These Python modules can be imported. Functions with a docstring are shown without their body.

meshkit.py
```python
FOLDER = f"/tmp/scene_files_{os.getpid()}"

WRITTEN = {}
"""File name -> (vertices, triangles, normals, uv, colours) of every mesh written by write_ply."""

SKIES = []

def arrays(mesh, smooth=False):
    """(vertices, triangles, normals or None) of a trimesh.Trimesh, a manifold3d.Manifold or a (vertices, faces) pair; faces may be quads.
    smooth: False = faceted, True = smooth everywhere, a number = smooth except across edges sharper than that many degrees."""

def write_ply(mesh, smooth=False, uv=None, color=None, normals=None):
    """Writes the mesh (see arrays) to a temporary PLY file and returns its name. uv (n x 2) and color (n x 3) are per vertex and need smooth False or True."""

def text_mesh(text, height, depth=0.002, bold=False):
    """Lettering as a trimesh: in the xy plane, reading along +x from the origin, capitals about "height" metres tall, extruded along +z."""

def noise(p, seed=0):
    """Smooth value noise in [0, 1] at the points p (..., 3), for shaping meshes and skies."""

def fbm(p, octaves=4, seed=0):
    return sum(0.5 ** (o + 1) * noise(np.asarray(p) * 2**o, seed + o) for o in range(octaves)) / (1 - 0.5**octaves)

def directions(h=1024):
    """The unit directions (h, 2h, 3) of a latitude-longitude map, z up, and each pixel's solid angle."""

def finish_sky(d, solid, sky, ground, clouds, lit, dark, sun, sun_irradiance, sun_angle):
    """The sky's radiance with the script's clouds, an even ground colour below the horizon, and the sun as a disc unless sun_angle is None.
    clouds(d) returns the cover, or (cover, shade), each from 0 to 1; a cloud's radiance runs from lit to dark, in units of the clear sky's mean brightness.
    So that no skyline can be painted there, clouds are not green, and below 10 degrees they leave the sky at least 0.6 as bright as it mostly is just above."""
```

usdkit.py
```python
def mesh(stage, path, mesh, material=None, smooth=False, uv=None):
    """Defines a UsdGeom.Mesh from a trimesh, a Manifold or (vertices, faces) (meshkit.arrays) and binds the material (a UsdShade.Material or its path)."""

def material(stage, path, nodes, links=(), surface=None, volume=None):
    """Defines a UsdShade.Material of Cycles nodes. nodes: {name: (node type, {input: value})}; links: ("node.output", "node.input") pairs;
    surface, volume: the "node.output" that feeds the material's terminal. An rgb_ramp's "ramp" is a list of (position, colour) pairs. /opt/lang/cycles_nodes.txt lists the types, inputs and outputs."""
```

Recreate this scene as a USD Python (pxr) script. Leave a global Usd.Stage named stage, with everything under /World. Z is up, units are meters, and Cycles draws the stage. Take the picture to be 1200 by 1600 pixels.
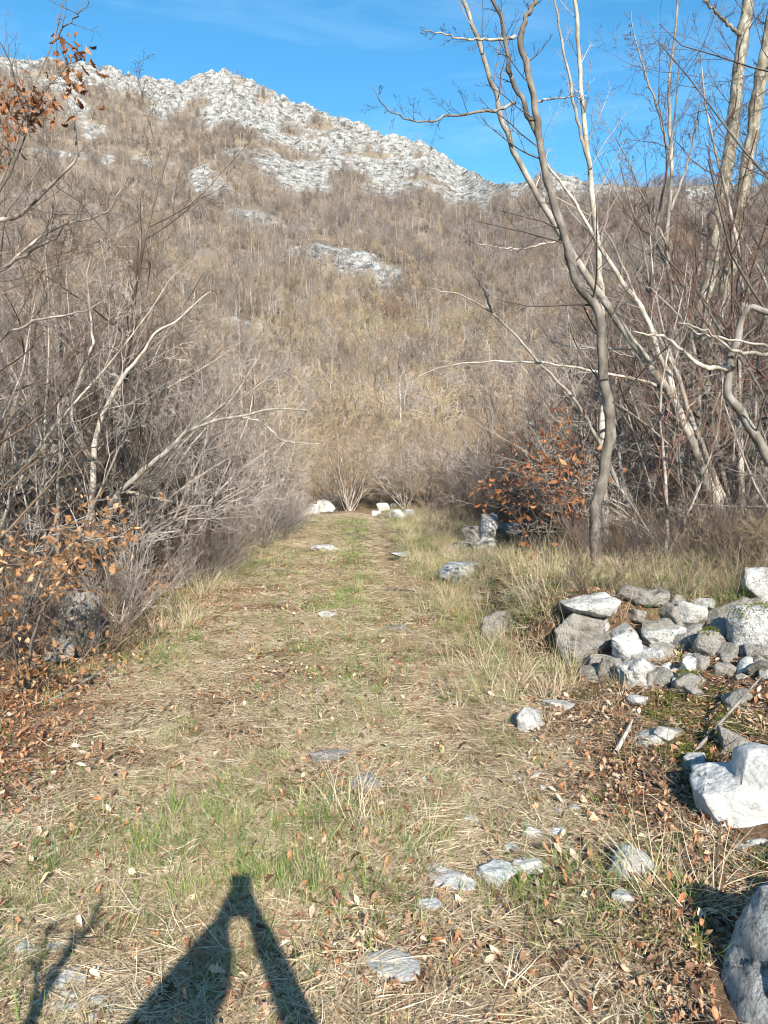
import math
import numpy as np, trimesh, manifold3d, usdkit, meshkit
from scipy.spatial import cKDTree
from pxr import Usd, UsdGeom, UsdLux, UsdShade, Gf, Sdf, Vt

stage = Usd.Stage.CreateInMemory()
UsdGeom.SetStageUpAxis(stage, UsdGeom.Tokens.z); UsdGeom.SetStageMetersPerUnit(stage, 1.0)
UsdGeom.Xform.Define(stage, '/World'); UsdGeom.Scope.Define(stage, '/World/Looks')

# ------------------------------------------------------------------ camera, sky, sun, exposure
F = 1180.0; PITCH = math.radians(-3.5); EYE = np.array([0.0, 0.0, 1.55])
cam = UsdGeom.Camera.Define(stage, '/World/camera')
cam.CreateHorizontalApertureAttr(36.0); cam.CreateVerticalApertureAttr(48.0)
cam.CreateFocalLengthAttr(36.0 * F / 1200.0); cam.CreateClippingRangeAttr(Gf.Vec2f(0.05, 5000))
cam.AddTranslateOp().Set(Gf.Vec3d(*EYE)); cam.AddRotateXOp().Set(90 + math.degrees(PITCH))
cam.CreateExposureAttr(1.22)
SUN = np.array([0.1686, -0.8557, 0.4892]); SUN /= np.linalg.norm(SUN)      # towards the sun
ELEV = math.asin(SUN[2]); ROT = math.atan2(SUN[0], SUN[1])
usdkit.material(stage, '/World/Looks/sky', {
    'sky': ('sky_texture', {'sky_type': 'single_scattering', 'sun_disc': False, 'sun_elevation': ELEV, 'sun_rotation': ROT,
                            'altitude': 600.0, 'air_density': 1.0, 'aerosol_density': 0.3, 'ozone_density': 1.0}),
    'tc': ('texture_coordinate', {}), 'mp': ('mapping', {'scale': (2.2, 3.0, 13.0), 'rotation': (0.12, 0.1, 0.5)}),
    'n': ('noise_texture', {'scale': 1.6, 'detail': 6.0, 'roughness': 0.62, 'distortion': 0.6}),
    'r': ('rgb_ramp', {'ramp': [(0.0, (0, 0, 0)), (0.5, (0, 0, 0)), (0.78, (0.08,) * 3), (1, (0.16,) * 3)]}),
    'm': ('mix', {'color2': (7.5, 9.2, 11.0)}),
    'hs': ('hsv', {'hue': 0.488, 'saturation': 1.36, 'value': 1.15, 'fac': 1.0}),
    'bg': ('background_shader', {'strength': 0.095})},
    [('tc.generated', 'mp.vector'), ('mp.vector', 'n.vector'), ('n.fac', 'r.fac'), ('r.color', 'm.fac'), ('sky.color', 'hs.color'),
     ('hs.color', 'm.color1'), ('m.color', 'bg.color')], surface='bg.background')
dome = UsdLux.DomeLight.Define(stage, '/World/sky')
UsdShade.MaterialBindingAPI.Apply(dome.GetPrim()).Bind(UsdShade.Material.Get(stage, '/World/Looks/sky'))
dome.GetPrim().SetCustomDataByKey('kind', 'structure')
sun = UsdLux.DistantLight.Define(stage, '/World/sun')
sun.CreateNormalizeAttr(True); sun.CreateIntensityAttr(1.25); sun.CreateAngleAttr(0.5); sun.CreateColorAttr(Gf.Vec3f(1.0, 0.94, 0.84))
_z = SUN; _x = np.cross([0, 0, 1], _z); _x /= np.linalg.norm(_x); _y = np.cross(_z, _x)
sun.AddTransformOp().Set(Gf.Matrix4d(*_x, 0, *_y, 0, *_z, 0, 0, 0, 30, 1))

# ------------------------------------------------------------------ helpers: prims
NAMES = {}
def numbered(parent, name):
    k = (str(parent), name); n = NAMES.get(k, 0); NAMES[k] = n + 1
    return f'{parent}/{name}' if n == 0 else f'{parent}/{name}_{n:03d}'
def tag(p, label=None, cat=None, group=None, kind=None):
    p = p.GetPrim() if hasattr(p, 'GetPrim') else p
    for k, v in (('label', label), ('category', cat), ('group', group), ('kind', kind)):
        if v: p.SetCustomDataByKey(k, v)
    return p
def obj(name, mesh, mat, parent='/World', smooth=False, **kw):
    parent = parent if isinstance(parent, str) else str(parent.GetPath())
    m = usdkit.mesh(stage, numbered(parent, name), mesh, LOOK[mat], smooth=smooth)
    return tag(m, **kw)
def thing(name, loc=(0, 0, 0), rz=0.0, scale=1.0, **kw):
    x = UsdGeom.Xform.Define(stage, numbered('/World', name))
    x.AddTranslateOp().Set(Gf.Vec3d(*map(float, loc))); x.AddRotateZOp().Set(math.degrees(rz)); x.AddScaleOp().Set(Gf.Vec3f(*np.broadcast_to(scale, 3).astype(float).tolist()))
    return tag(x, **kw)
def copy_of(src, loc, rz, scale=1.0, **kw):
    name = src.GetName().rsplit('_', 1)[0] if src.GetName()[-3:].isdigit() else src.GetName()
    p = thing(name, loc, rz, scale, **kw)
    p.GetReferences().AddInternalReference(src.GetPath()); p.SetInstanceable(True)
    return p
def place(p, loc, rz, scale=1.0):
    a = p.GetAttribute; a('xformOp:translate').Set(Gf.Vec3d(*map(float, loc))); a('xformOp:rotateZ').Set(math.degrees(rz)); a('xformOp:scale').Set(Gf.Vec3f(*np.broadcast_to(scale, 3).astype(float).tolist()))
def quats(yaw, tilt=None, tdir=None):
    """z-rotation by yaw, then a tilt by the angle tilt about the horizontal axis at angle tdir"""
    w, z = np.cos(yaw / 2), np.sin(yaw / 2)
    if tilt is None: return np.stack([w, 0 * w, 0 * w, z], 1)
    c, s = np.cos(tilt / 2), np.sin(tilt / 2); ax, ay = np.cos(tdir), np.sin(tdir)
    return np.stack([c * w, s * ax * w + s * ay * z, s * ay * w - s * ax * z, c * z], 1)
def instancer(name, protos, P, idx, q, sc, **kw):
    """protos: list of (part name, mesh, material, smooth), or of (trunk, bark, crown, twigs)"""
    path = numbered('/World', name); pi = UsdGeom.PointInstancer.Define(stage, path); rel = pi.CreatePrototypesRel()
    for nm, me, mt, sm in protos:
        if not isinstance(nm, str):
            x = UsdGeom.Xform.Define(stage, numbered(path, 'bare_tree')); rel.AddTarget(x.GetPath()); xp = str(x.GetPath())
            usdkit.mesh(stage, xp + '/trunk', nm, LOOK[me], smooth=True); usdkit.mesh(stage, xp + '/crown', mt, LOOK[sm], smooth=True); continue
        m = usdkit.mesh(stage, numbered(path, nm), me, LOOK[mt], smooth=sm); rel.AddTarget(m.GetPath())
    pi.CreatePositionsAttr(Vt.Vec3fArray.FromNumpy(np.asarray(P, np.float32)))
    pi.CreateProtoIndicesAttr(Vt.IntArray.FromNumpy(np.asarray(idx, np.int32)))
    qh = np.asarray(q, np.float16)
    pi.CreateOrientationsAttr(Vt.QuathArray([Gf.Quath(float(a), float(b), float(c), float(d)) for a, b, c, d in qh]))
    s = np.asarray(sc, np.float32); s = np.repeat(s[:, None], 3, 1) if s.ndim == 1 else s
    pi.CreateScalesAttr(Vt.Vec3fArray.FromNumpy(s))
    return tag(pi, kind='stuff', **kw)

# ------------------------------------------------------------------ helpers: where a pixel of the photograph lies
CP, SP = math.cos(PITCH), math.sin(PITCH)
def ray(px, py):
    px, py = np.asarray(px, float), np.asarray(py, float)
    x, u = (px - 600) / F, -(py - 800) / F
    d = np.stack([x, CP - u * SP + 0 * x, SP + u * CP + 0 * x], -1)
    return d / np.linalg.norm(d, axis=-1, keepdims=True)
def at(px, py, Y):
    d = ray(px, py); return EYE + d * (np.asarray(Y, float) / d[..., 1])[..., None]
def sst(a, b, x):
    t = np.clip((np.asarray(x, float) - a) / (b - a), 0, 1); return t * t * (3 - 2 * t)
def fb(x, y, s, octaves=4, seed=0):
    return meshkit.fbm(np.stack([np.asarray(x, float) * s, np.asarray(y, float) * s, np.zeros_like(np.asarray(x, float)) + seed * 7.31], -1), octaves, seed) - 0.5

# ------------------------------------------------------------------ terrain
SKY = np.array([(-700, 60), (-300, 70), (0, 82), (60, 92), (140, 103), (185, 113), (240, 124), (280, 130), (320, 117), (352, 112), (400, 127), (430, 141), (452, 158), (500, 174), (550, 192), (590, 206),
                (630, 217), (662, 217), (690, 238), (710, 254), (740, 268), (775, 286), (810, 287), (840, 275), (870, 268), (900, 279), (940, 288), (1000, 292), (1100, 288), (1200, 285), (1500, 270), (1900, 300)], float)
_d = ray(SKY[:, 0], SKY[:, 1]); SAZ = np.arctan2(_d[:, 0], _d[:, 1]); STAN = _d[:, 2] / np.hypot(_d[:, 0], _d[:, 1])
def ridge(az):
    a = np.abs(az); t = np.interp(az, SAZ, STAN)
    return t * (1 - sst(0.75, 1.6, a)) + 0.12 * sst(0.75, 1.6, a)
def rdist(az):
    return np.interp(az, [-1.2, -0.5, -0.2, 0.1, 0.16, 0.3, 0.6, 1.2], [620, 640, 620, 520, 420, 360, 330, 300])
D0 = 27.0
def path_x(y): return -0.12 - 0.036 * np.asarray(y, float)
def local_z(x, y):
    x, y = np.asarray(x, float), np.asarray(y, float); u = x - path_x(y)
    d = np.hypot(x, y); f = 1 - sst(24, 60, d)
    z = 0.05 * fb(x, y, 0.9, 3, 1) + 0.03 * fb(x, y, 4.0, 3, 2)
    z = z + (0.26 * sst(1.5, 2.9, u) * (1 - sst(5.45, 6.0, y + .25 * (x - 2))) + 0.5 * sst(1.32, 1.8, u) * sst(5.5, 6.0, y + .25 * (x - 2)) * (1 - .88 * sst(7.5, 12, y))) * sst(-1, 3, y) + 0.6 * sst(3.0, 9.0, u) * (1 - .3 * sst(8, 14, y)) + 0.22 * sst(1.9, 3.6, -u) + 0.5 * sst(3.5, 9.0, -u)
    z = z - (0.05 + .1 * sst(8, 13, y)) * np.exp(-((u - 0.66) / 0.28) ** 2) - 0.03 * np.exp(-((u + 0.75) / 0.3) ** 2) + 0.02 * np.exp(-(u / 0.35) ** 2)
    z = z + 0.05 * np.exp(-((u - 1.05) / 0.3) ** 2) * sst(5, 8, y)
    return z * f
def base_z(x, y):
    x, y = np.asarray(x, float), np.asarray(y, float)
    d = np.maximum(np.hypot(x, y), 1e-6); az = np.arctan2(x, y); T, D = ridge(az), rdist(az)
    w = np.clip((d - D0) / (D - D0), 0, 1)
    z = T * np.minimum(d, D) * w ** 0.72 + EYE[2] * w
    z = z - np.maximum(d - D, 0) * 0.55
    k = sst(35, 160, d)
    z = z + k * (1 - 0.8 * sst(0.85, 1.0, w)) * (7.0 * fb(x, y, 1 / 60.0, 4, 5) + 2.0 * fb(x, y, 1 / 14.0, 3, 6))
    return z + local_z(x, y)
ROCKS = [  # outcrops on the slope, as seen from the path: outline points and softness
    ([(-400, 30), (0, 40), (350, 70), (480, 120), (660, 190), (790, 270), (790, 302), (700, 308), (640, 322), (600, 318), (560, 305), (470, 290), (420, 252), (370, 228), (300, 205), (250, 190), (200, 168), (120, 160), (60, 150), (0, 140), (-400, 120)], 30),
    ([(296, 276), (318, 260), (348, 270), (362, 302), (335, 314), (308, 300)], 7),
    ([(360, 335), (410, 332), (470, 352), (530, 385), (580, 398), (625, 420), (615, 445), (560, 430), (515, 405), (460, 378), (400, 350)], 16),
    ([(505, 384), (550, 388), (590, 400), (630, 428), (615, 450), (560, 438), (520, 408)], 5),
    ([(205, 240), (232, 240), (236, 262), (212, 262)], 12), ([(160, 240), (180, 242), (180, 252), (162, 252)], 10),
    ([(640, 290), (720, 290), (780, 300), (760, 340), (700, 330)], 34),
    ([(830, 250), (900, 262), (1010, 280), (1200, 268), (1200, 318), (1000, 326), (880, 322), (800, 332), (770, 300)], 14)]
def poly_sd(px, py, poly):
    p = np.asarray(poly, float); inside = np.zeros(px.shape, bool); dist = np.full(px.shape, 1e9)
    for a, b in zip(p, np.roll(p, -1, 0)):
        e = b - a; t = np.clip(((px - a[0]) * e[0] + (py - a[1]) * e[1]) / (e @ e), 0, 1)
        dist = np.minimum(dist, np.hypot(px - a[0] - t * e[0], py - a[1] - t * e[1]))
        c = (a[1] > py) != (b[1] > py)
        inside ^= c & (px < (b[0] - a[0]) * (py - a[1]) / (b[1] - a[1] + 1e-12) + a[0])
    return np.where(inside, dist, -dist)
def rock_mask(x, y, z):
    """how rocky the slope is at a place: outcrop outlines broken up by noise of the ground"""
    dx, dy, dz = x, y, z - EYE[2]; f = dy * CP + dz * SP; f = np.maximum(f, 1e-3); px = 600 + F * dx / f; py = 800 - F * (dz * CP - dy * SP) / f
    m = np.full(px.shape, -1e9); n = fb(x, y, 1 / 22.0, 5, 9) * 2; n2 = fb(x, y, 1 / 70.0, 3, 19) * 2
    for poly, soft in ROCKS: m = np.maximum(m, poly_sd(px, py, poly) / soft + 2.6 * n + 1.6 * n2)
    m = np.maximum(m, 3.2 * n - 1.15 + .5 * sst(420, 250, py))
    return np.where(dy > 60, sst(-0.15, 0.55, np.minimum(m, 1.0 + 3.0 * n)), 0)
def worley(x, y, cell, rng):
    gx0, gx1, gy0, gy1 = x.min(), x.max(), y.min(), y.max()
    n = int((gx1 - gx0) * (gy1 - gy0) / cell ** 2); p = np.stack([rng.uniform(gx0, gx1, n), rng.uniform(gy0, gy1, n)], 1)
    h = rng.random(n); d, i = cKDTree(p).query(np.stack([x, y], -1).reshape(-1, 2), k=2)
    return h[i[:, 0]].reshape(x.shape), d[:, 0].reshape(x.shape) / cell, (d[:, 1] - d[:, 0]).reshape(x.shape) / cell
def rock_relief(x, y, m, seed):
    rng = np.random.default_rng(seed); out = np.zeros_like(x)
    sel = m > 0.01
    xs, ys = x[sel], y[sel]
    if len(xs) == 0: return out
    wx, wy = xs + 8 * fb(xs, ys, 1 / 9.0, 3, 31), ys + 8 * fb(xs, ys, 1 / 9.0, 3, 32)
    h1, d1, e1 = worley(wx, wy, 16.0, rng); h2, d2, e2 = worley(wx, wy, 6.0, rng); h3, d3, e3 = worley(xs, ys, 2.6, rng)
    r = 4.6 * h1 - 1.5 * d1 + 2.8 * h2 - 1.2 * d2 + 1.1 * h3 - 0.6 * d3 - 1.2 * (1 - sst(0, 0.2, e2)) - 2.0 * (1 - sst(0, 0.12, e1))
    el = base_z(xs, ys) / np.hypot(xs, ys); out[sel] = (r - 1.9) * m[sel] * (.4 + .6 * sst(.37, .46, el))
    return out
def grid_faces(a, b, wrap=False):
    i, j = np.meshgrid(np.arange(a - 1), np.arange(b - (0 if wrap else 1)), indexing='ij'); k = i * b + j; k2 = i * b + (j + 1) % b
    return np.concatenate([np.stack([k, k2, k2 + b], -1).reshape(-1, 3), np.stack([k, k2 + b, k + b], -1).reshape(-1, 3)])
# a table of the ground height for fast ray hits
def ground_hit(px, py):
    d = ray(px, py); t = np.geomspace(1.2, 60, 1500); p = EYE + d * t[:, None]; g = base_z(p[:, 0], p[:, 1]); k = np.argmax(p[:, 2] < g)
    return np.array([p[k, 0], p[k, 1], g[k]])

# ------------------------------------------------------------------ materials
LOOK = {}
def mk(name, nodes, links, **kw): LOOK[name] = usdkit.material(stage, '/World/Looks/' + name, nodes, links, **kw)
def rock_look(name, light, dark, stain, scale, bump=0.8, lichen=0.5):
    mk(name, {'g': ('geometry', {}), 'n1': ('noise_texture', {'scale': scale, 'detail': 9.0, 'roughness': 0.7, 'distortion': 0.4}), 'n2': ('noise_texture', {'scale': scale * 4.0, 'detail': 8.0, 'roughness': 0.75}),
        'mp': ('mapping', {'scale': (1.0, 1.0, 2.2), 'rotation': (0.5, 0.3, 0)}), 'n3': ('noise_texture', {'scale': scale * 1.6, 'detail': 8.0, 'roughness': 0.72, 'distortion': 0.5}), 'n4': ('noise_texture', {'scale': scale * 0.8, 'detail': 7.0, 'roughness': 0.65}),
        'v': ('voronoi_texture', {'feature': 'f1', 'scale': scale * 9.0}),
        'r1': ('rgb_ramp', {'ramp': [(0.32, dark), (0.5, light), (0.72, tuple(min(.8, c * 1.18) for c in light))]}), 'r2': ('rgb_ramp', {'ramp': [(0.0, (1, 1, 1)), (0.53, (1, 1, 1)), (0.6, stain), (1, stain)]}),
        'r3': ('rgb_ramp', {'ramp': [(0.0, (0.3, 0.29, 0.27)), (0.36, (0.6, 0.59, 0.57)), (0.43, (1, 1, 1)), (1, (1, 1, 1))]}), 'r4': ('rgb_ramp', {'ramp': [(0.0, (1, 1, 1)), (0.58, (1, 1, 1)), (0.7, (0.62, 0.5, 0.36)), (1, (0.5, 0.4, 0.28))]}),
        'm': ('mix', {'mix_type': 'multiply', 'fac': lichen}), 'm2': ('mix', {'mix_type': 'multiply', 'fac': 0.8}), 'm3': ('mix', {'mix_type': 'multiply', 'fac': 0.75}),
        'bh': ('math', {'math_type': 'multiply_add', 'value2': 0.6}), 'bh2': ('math', {'math_type': 'multiply_add', 'value2': -0.25}), 'b': ('bump', {'strength': bump, 'distance': 0.035}), 'p': ('principled_bsdf', {'roughness': 0.92, 'specular_ior_level': 0.2})},
       [('g.position', 'n1.vector'), ('g.position', 'n2.vector'), ('g.position', 'mp.vector'), ('mp.vector', 'n3.vector'), ('g.position', 'n4.vector'), ('g.position', 'v.vector'), ('n1.fac', 'r1.fac'), ('n2.fac', 'r2.fac'), ('n3.fac', 'r3.fac'), ('n4.fac', 'r4.fac'),
        ('r1.color', 'm.color1'), ('r2.color', 'm.color2'), ('m.color', 'm2.color1'), ('r3.color', 'm2.color2'), ('m2.color', 'm3.color1'), ('r4.color', 'm3.color2'), ('m3.color', 'p.base_color'),
        ('n2.fac', 'bh.value1'), ('n3.fac', 'bh.value3'), ('v.distance', 'bh2.value1'), ('bh.value', 'bh2.value3'), ('bh2.value', 'b.height'), ('b.normal', 'p.normal')], surface='p.BSDF')
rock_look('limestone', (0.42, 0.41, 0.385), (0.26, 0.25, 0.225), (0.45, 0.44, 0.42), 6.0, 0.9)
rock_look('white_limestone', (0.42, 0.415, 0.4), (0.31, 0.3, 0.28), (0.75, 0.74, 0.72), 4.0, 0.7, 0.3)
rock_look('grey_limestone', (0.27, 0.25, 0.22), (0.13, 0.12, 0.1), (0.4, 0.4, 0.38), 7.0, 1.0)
rock_look('lichen_limestone', (0.42, 0.415, 0.395), (0.25, 0.245, 0.225), (0.2, 0.2, 0.19), 7.0, 1.0, 0.8)
def bark_look(name, a, b, c, scale=9.0):
    mk(name, {'tc': ('texture_coordinate', {}), 'mp': ('mapping', {'scale': (1, 1, 0.45)}), 'n': ('noise_texture', {'scale': scale, 'detail': 5.0, 'roughness': 0.6}), 'n2': ('noise_texture', {'scale': scale * 8, 'detail': 3.0}),
        'oi': ('object_info', {}), 'r': ('rgb_ramp', {'ramp': [(0.28, a), (0.5, b), (0.72, c)]}), 'hs': ('hsv', {'saturation': 1.0, 'fac': 1.0}),
        'mr': ('map_range', {'from_min': 0, 'from_max': 1, 'to_min': 0.5, 'to_max': 1.5}), 'bp': ('bump', {'strength': 0.6, 'distance': 0.006}), 'p': ('principled_bsdf', {'roughness': 0.85, 'specular_ior_level': 0.3})},
       [('tc.object', 'mp.vector'), ('mp.vector', 'n.vector'), ('mp.vector', 'n2.vector'), ('n.fac', 'r.fac'), ('r.color', 'hs.color'), ('oi.random', 'mr.value'), ('mr.result', 'hs.value'), ('hs.color', 'p.base_color'),
        ('n2.fac', 'bp.height'), ('bp.normal', 'p.normal')], surface='p.BSDF')
bark_look('pale_twigs', (.14, .115, .093), (.25, .215, .18), (.4, .355, .31), 2.0)
bark_look('dusky_twigs', (.04, .033, .028), (.075, .06, .05), (.12, .1, .085), 2.0)  # twig colour darkened to stand in for the shade inside the thickets
bark_look('far_grey_twigs', (0.16, 0.135, 0.115), (0.26, 0.22, 0.19), (0.38, 0.33, 0.29), 2.0)
bark_look('far_brown_twigs', (0.16, 0.115, 0.078), (0.25, 0.185, 0.13), (0.35, 0.27, 0.195), 2.0)
bark_look('far_purple_twigs', (0.12, 0.1, 0.09), (0.19, 0.16, 0.145), (0.28, 0.24, 0.22), 2.0)
bark_look('grey_bark', (0.07, 0.055, 0.042), (0.2, 0.17, 0.14), (0.4, 0.36, 0.31))
bark_look('pale_bark', (0.11, 0.09, 0.065), (0.27, 0.24, 0.195), (0.46, 0.42, 0.37))
bark_look('brown_bark', (0.05, 0.038, 0.03), (0.11, 0.085, 0.065), (0.2, 0.165, 0.13))
bark_look('mottled_bark', (0.06, 0.05, 0.035), (0.19, 0.17, 0.125), (0.4, 0.38, 0.32), 14.0)
bark_look('dark_bark', (0.05, 0.042, 0.038), (0.11, 0.092, 0.082), (0.2, 0.175, 0.16))
bark_look('grey_twigs', (0.075, 0.06, 0.05), (0.14, 0.115, 0.095), (0.26, 0.225, 0.19), 2.0)
bark_look('brown_twigs', (0.075, 0.05, 0.033), (0.135, 0.093, 0.062), (0.21, 0.155, 0.11), 2.0)
bark_look('purple_twigs', (0.06, 0.042, 0.038), (0.105, 0.078, 0.068), (0.17, 0.13, 0.115), 2.0)
bark_look('tan_twigs', (0.2, 0.145, 0.08), (0.32, 0.24, 0.14), (0.42, 0.33, 0.21), 2.0)
bark_look('olive_twigs', (0.2, 0.18, 0.075), (0.31, 0.275, 0.12), (0.4, 0.35, 0.17), 2.0)
bark_look('russet_twigs', (0.08, 0.045, 0.03), (0.145, 0.08, 0.055), (0.22, 0.13, 0.09), 2.0)
def leaf_look(name, ramp, trans=0.35, island=True, rough=0.6):
    mk(name, {'g': ('geometry', {}), 'oi': ('object_info', {}), 'ad': ('math', {'math_type': 'add'}), 'fr': ('math', {'math_type': 'fraction'}), 'r': ('rgb_ramp', {'ramp': ramp}),
        'n': ('noise_texture', {'scale': 60.0, 'detail': 3.0}), 'nr': ('map_range', {'from_min': 0.3, 'from_max': 0.7, 'to_min': 0.75, 'to_max': 1.2}), 'hs': ('hsv', {'fac': 1.0, 'saturation': 1.0}),
        'd': ('principled_bsdf', {'roughness': rough, 'specular_ior_level': 0.25}), 't': ('translucent_bsdf', {}), 'mx': ('mix_closure', {'fac': trans})},
       [('g.random_per_island', 'ad.value1'), ('oi.random', 'ad.value2'), ('ad.value', 'fr.value1'), ('fr.value', 'r.fac'), ('g.position', 'n.vector'), ('n.fac', 'nr.value'), ('nr.result', 'hs.value'), ('r.color', 'hs.color'),
        ('hs.color', 'd.base_color'), ('hs.color', 't.color'), ('d.BSDF', 'mx.closure1'), ('t.BSDF', 'mx.closure2')], surface='mx.closure')
leaf_look('oak_leaves', [(0, (0.14, 0.06, 0.025)), (0.3, (0.27, 0.14, 0.065)), (0.6, (0.41, 0.235, 0.115)), (0.85, (0.58, 0.4, 0.24)), (1, (0.16, 0.07, 0.03))])
leaf_look('russet_leaves', [(0, (0.09, 0.035, 0.018)), (0.4, (0.27, 0.11, 0.048)), (0.8, (0.44, 0.21, 0.095)), (1, (0.13, 0.05, 0.025))])
leaf_look('fallen_leaves', [(0, (0.06, 0.034, 0.02)), (0.25, (0.15, 0.085, 0.048)), (0.5, (0.28, 0.17, 0.1)), (0.75, (0.42, 0.29, 0.19)), (0.9, (0.58, 0.46, 0.34)), (1, (0.34, 0.15, 0.065))], 0.15)
leaf_look('rust_fallen_leaves', [(0, (0.1, 0.045, 0.025)), (0.3, (0.24, 0.105, 0.05)), (0.6, (0.36, 0.17, 0.08)), (0.85, (0.48, 0.28, 0.15)), (1, (0.16, 0.07, 0.035))], 0.15)
leaf_look('dry_blades', [(0, (0.2, 0.125, 0.07)), (0.25, (0.42, 0.31, 0.19)), (0.6, (0.57, 0.455, 0.3)), (0.85, (0.7, 0.6, 0.44)), (1, (0.3, 0.2, 0.11))], 0.25)
leaf_look('green_blades', [(0, (0.07, 0.13, 0.025)), (0.35, (0.13, 0.21, 0.04)), (0.7, (0.22, 0.29, 0.075)), (0.88, (0.36, 0.38, 0.15)), (1, (0.5, 0.43, 0.22))], 0.3)
leaf_look('moss', [(0, (0.06, 0.075, 0.015)), (0.5, (0.13, 0.14, 0.025)), (1, (0.22, 0.2, 0.04))], 0.2)
def plain(name, c, rough=0.7):
    mk(name, {'g': ('geometry', {}), 'n': ('noise_texture', {'scale': 30.0, 'detail': 5.0}), 'r': ('rgb_ramp', {'ramp': [(0.3, tuple(.75 * v for v in c)), (0.7, tuple(min(1, 1.2 * v) for v in c))]}), 'p': ('principled_bsdf', {'roughness': rough})},
       [('g.position', 'n.vector'), ('n.fac', 'r.fac'), ('r.color', 'p.base_color')], surface='p.BSDF')
plain('skin', (0.5, 0.33, 0.25)); plain('jacket_cloth', (0.05, 0.06, 0.09)); plain('trouser_cloth', (0.08, 0.08, 0.09)); plain('hair', (0.05, 0.03, 0.02)); plain('phone_black', (0.02, 0.02, 0.022), 0.25); plain('boot_leather', (0.1, 0.06, 0.04))
mk('soil', {'g': ('geometry', {}), 'n1': ('noise_texture', {'scale': 1.3, 'detail': 6.0, 'roughness': 0.6}), 'n2': ('noise_texture', {'scale': 38.0, 'detail': 8.0, 'roughness': 0.7}), 'a': ('attribute', {'attribute': 'litter'}),
    'r1': ('rgb_ramp', {'ramp': [(0.25, (0.12, 0.08, 0.05)), (0.5, (0.2, 0.145, 0.09)), (0.75, (0.28, 0.22, 0.14))]}), 'r2': ('rgb_ramp', {'ramp': [(0.25, (0.06, 0.04, 0.026)), (0.55, (0.15, 0.095, 0.058)), (0.8, (0.24, 0.165, 0.1))]}),
    'r3': ('rgb_ramp', {'ramp': [(0.3, (0.45,) * 3), (0.5, (0.95,) * 3), (0.7, (1.35,) * 3)]}), 'm': ('mix', {}), 'm2': ('mix', {'mix_type': 'multiply', 'fac': 1.0}), 'b': ('bump', {'strength': 0.9, 'distance': 0.02}), 'p': ('principled_bsdf', {'roughness': 0.95, 'specular_ior_level': 0.15})},
   [('g.position', 'n1.vector'), ('g.position', 'n2.vector'), ('n1.fac', 'r1.fac'), ('n1.fac', 'r2.fac'), ('a.fac', 'm.fac'), ('r1.color', 'm.color1'), ('r2.color', 'm.color2'), ('n2.fac', 'r3.fac'), ('m.color', 'm2.color1'), ('r3.color', 'm2.color2'),
    ('m2.color', 'p.base_color'), ('n2.fac', 'b.height'), ('b.normal', 'p.normal')], surface='p.BSDF')
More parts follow.
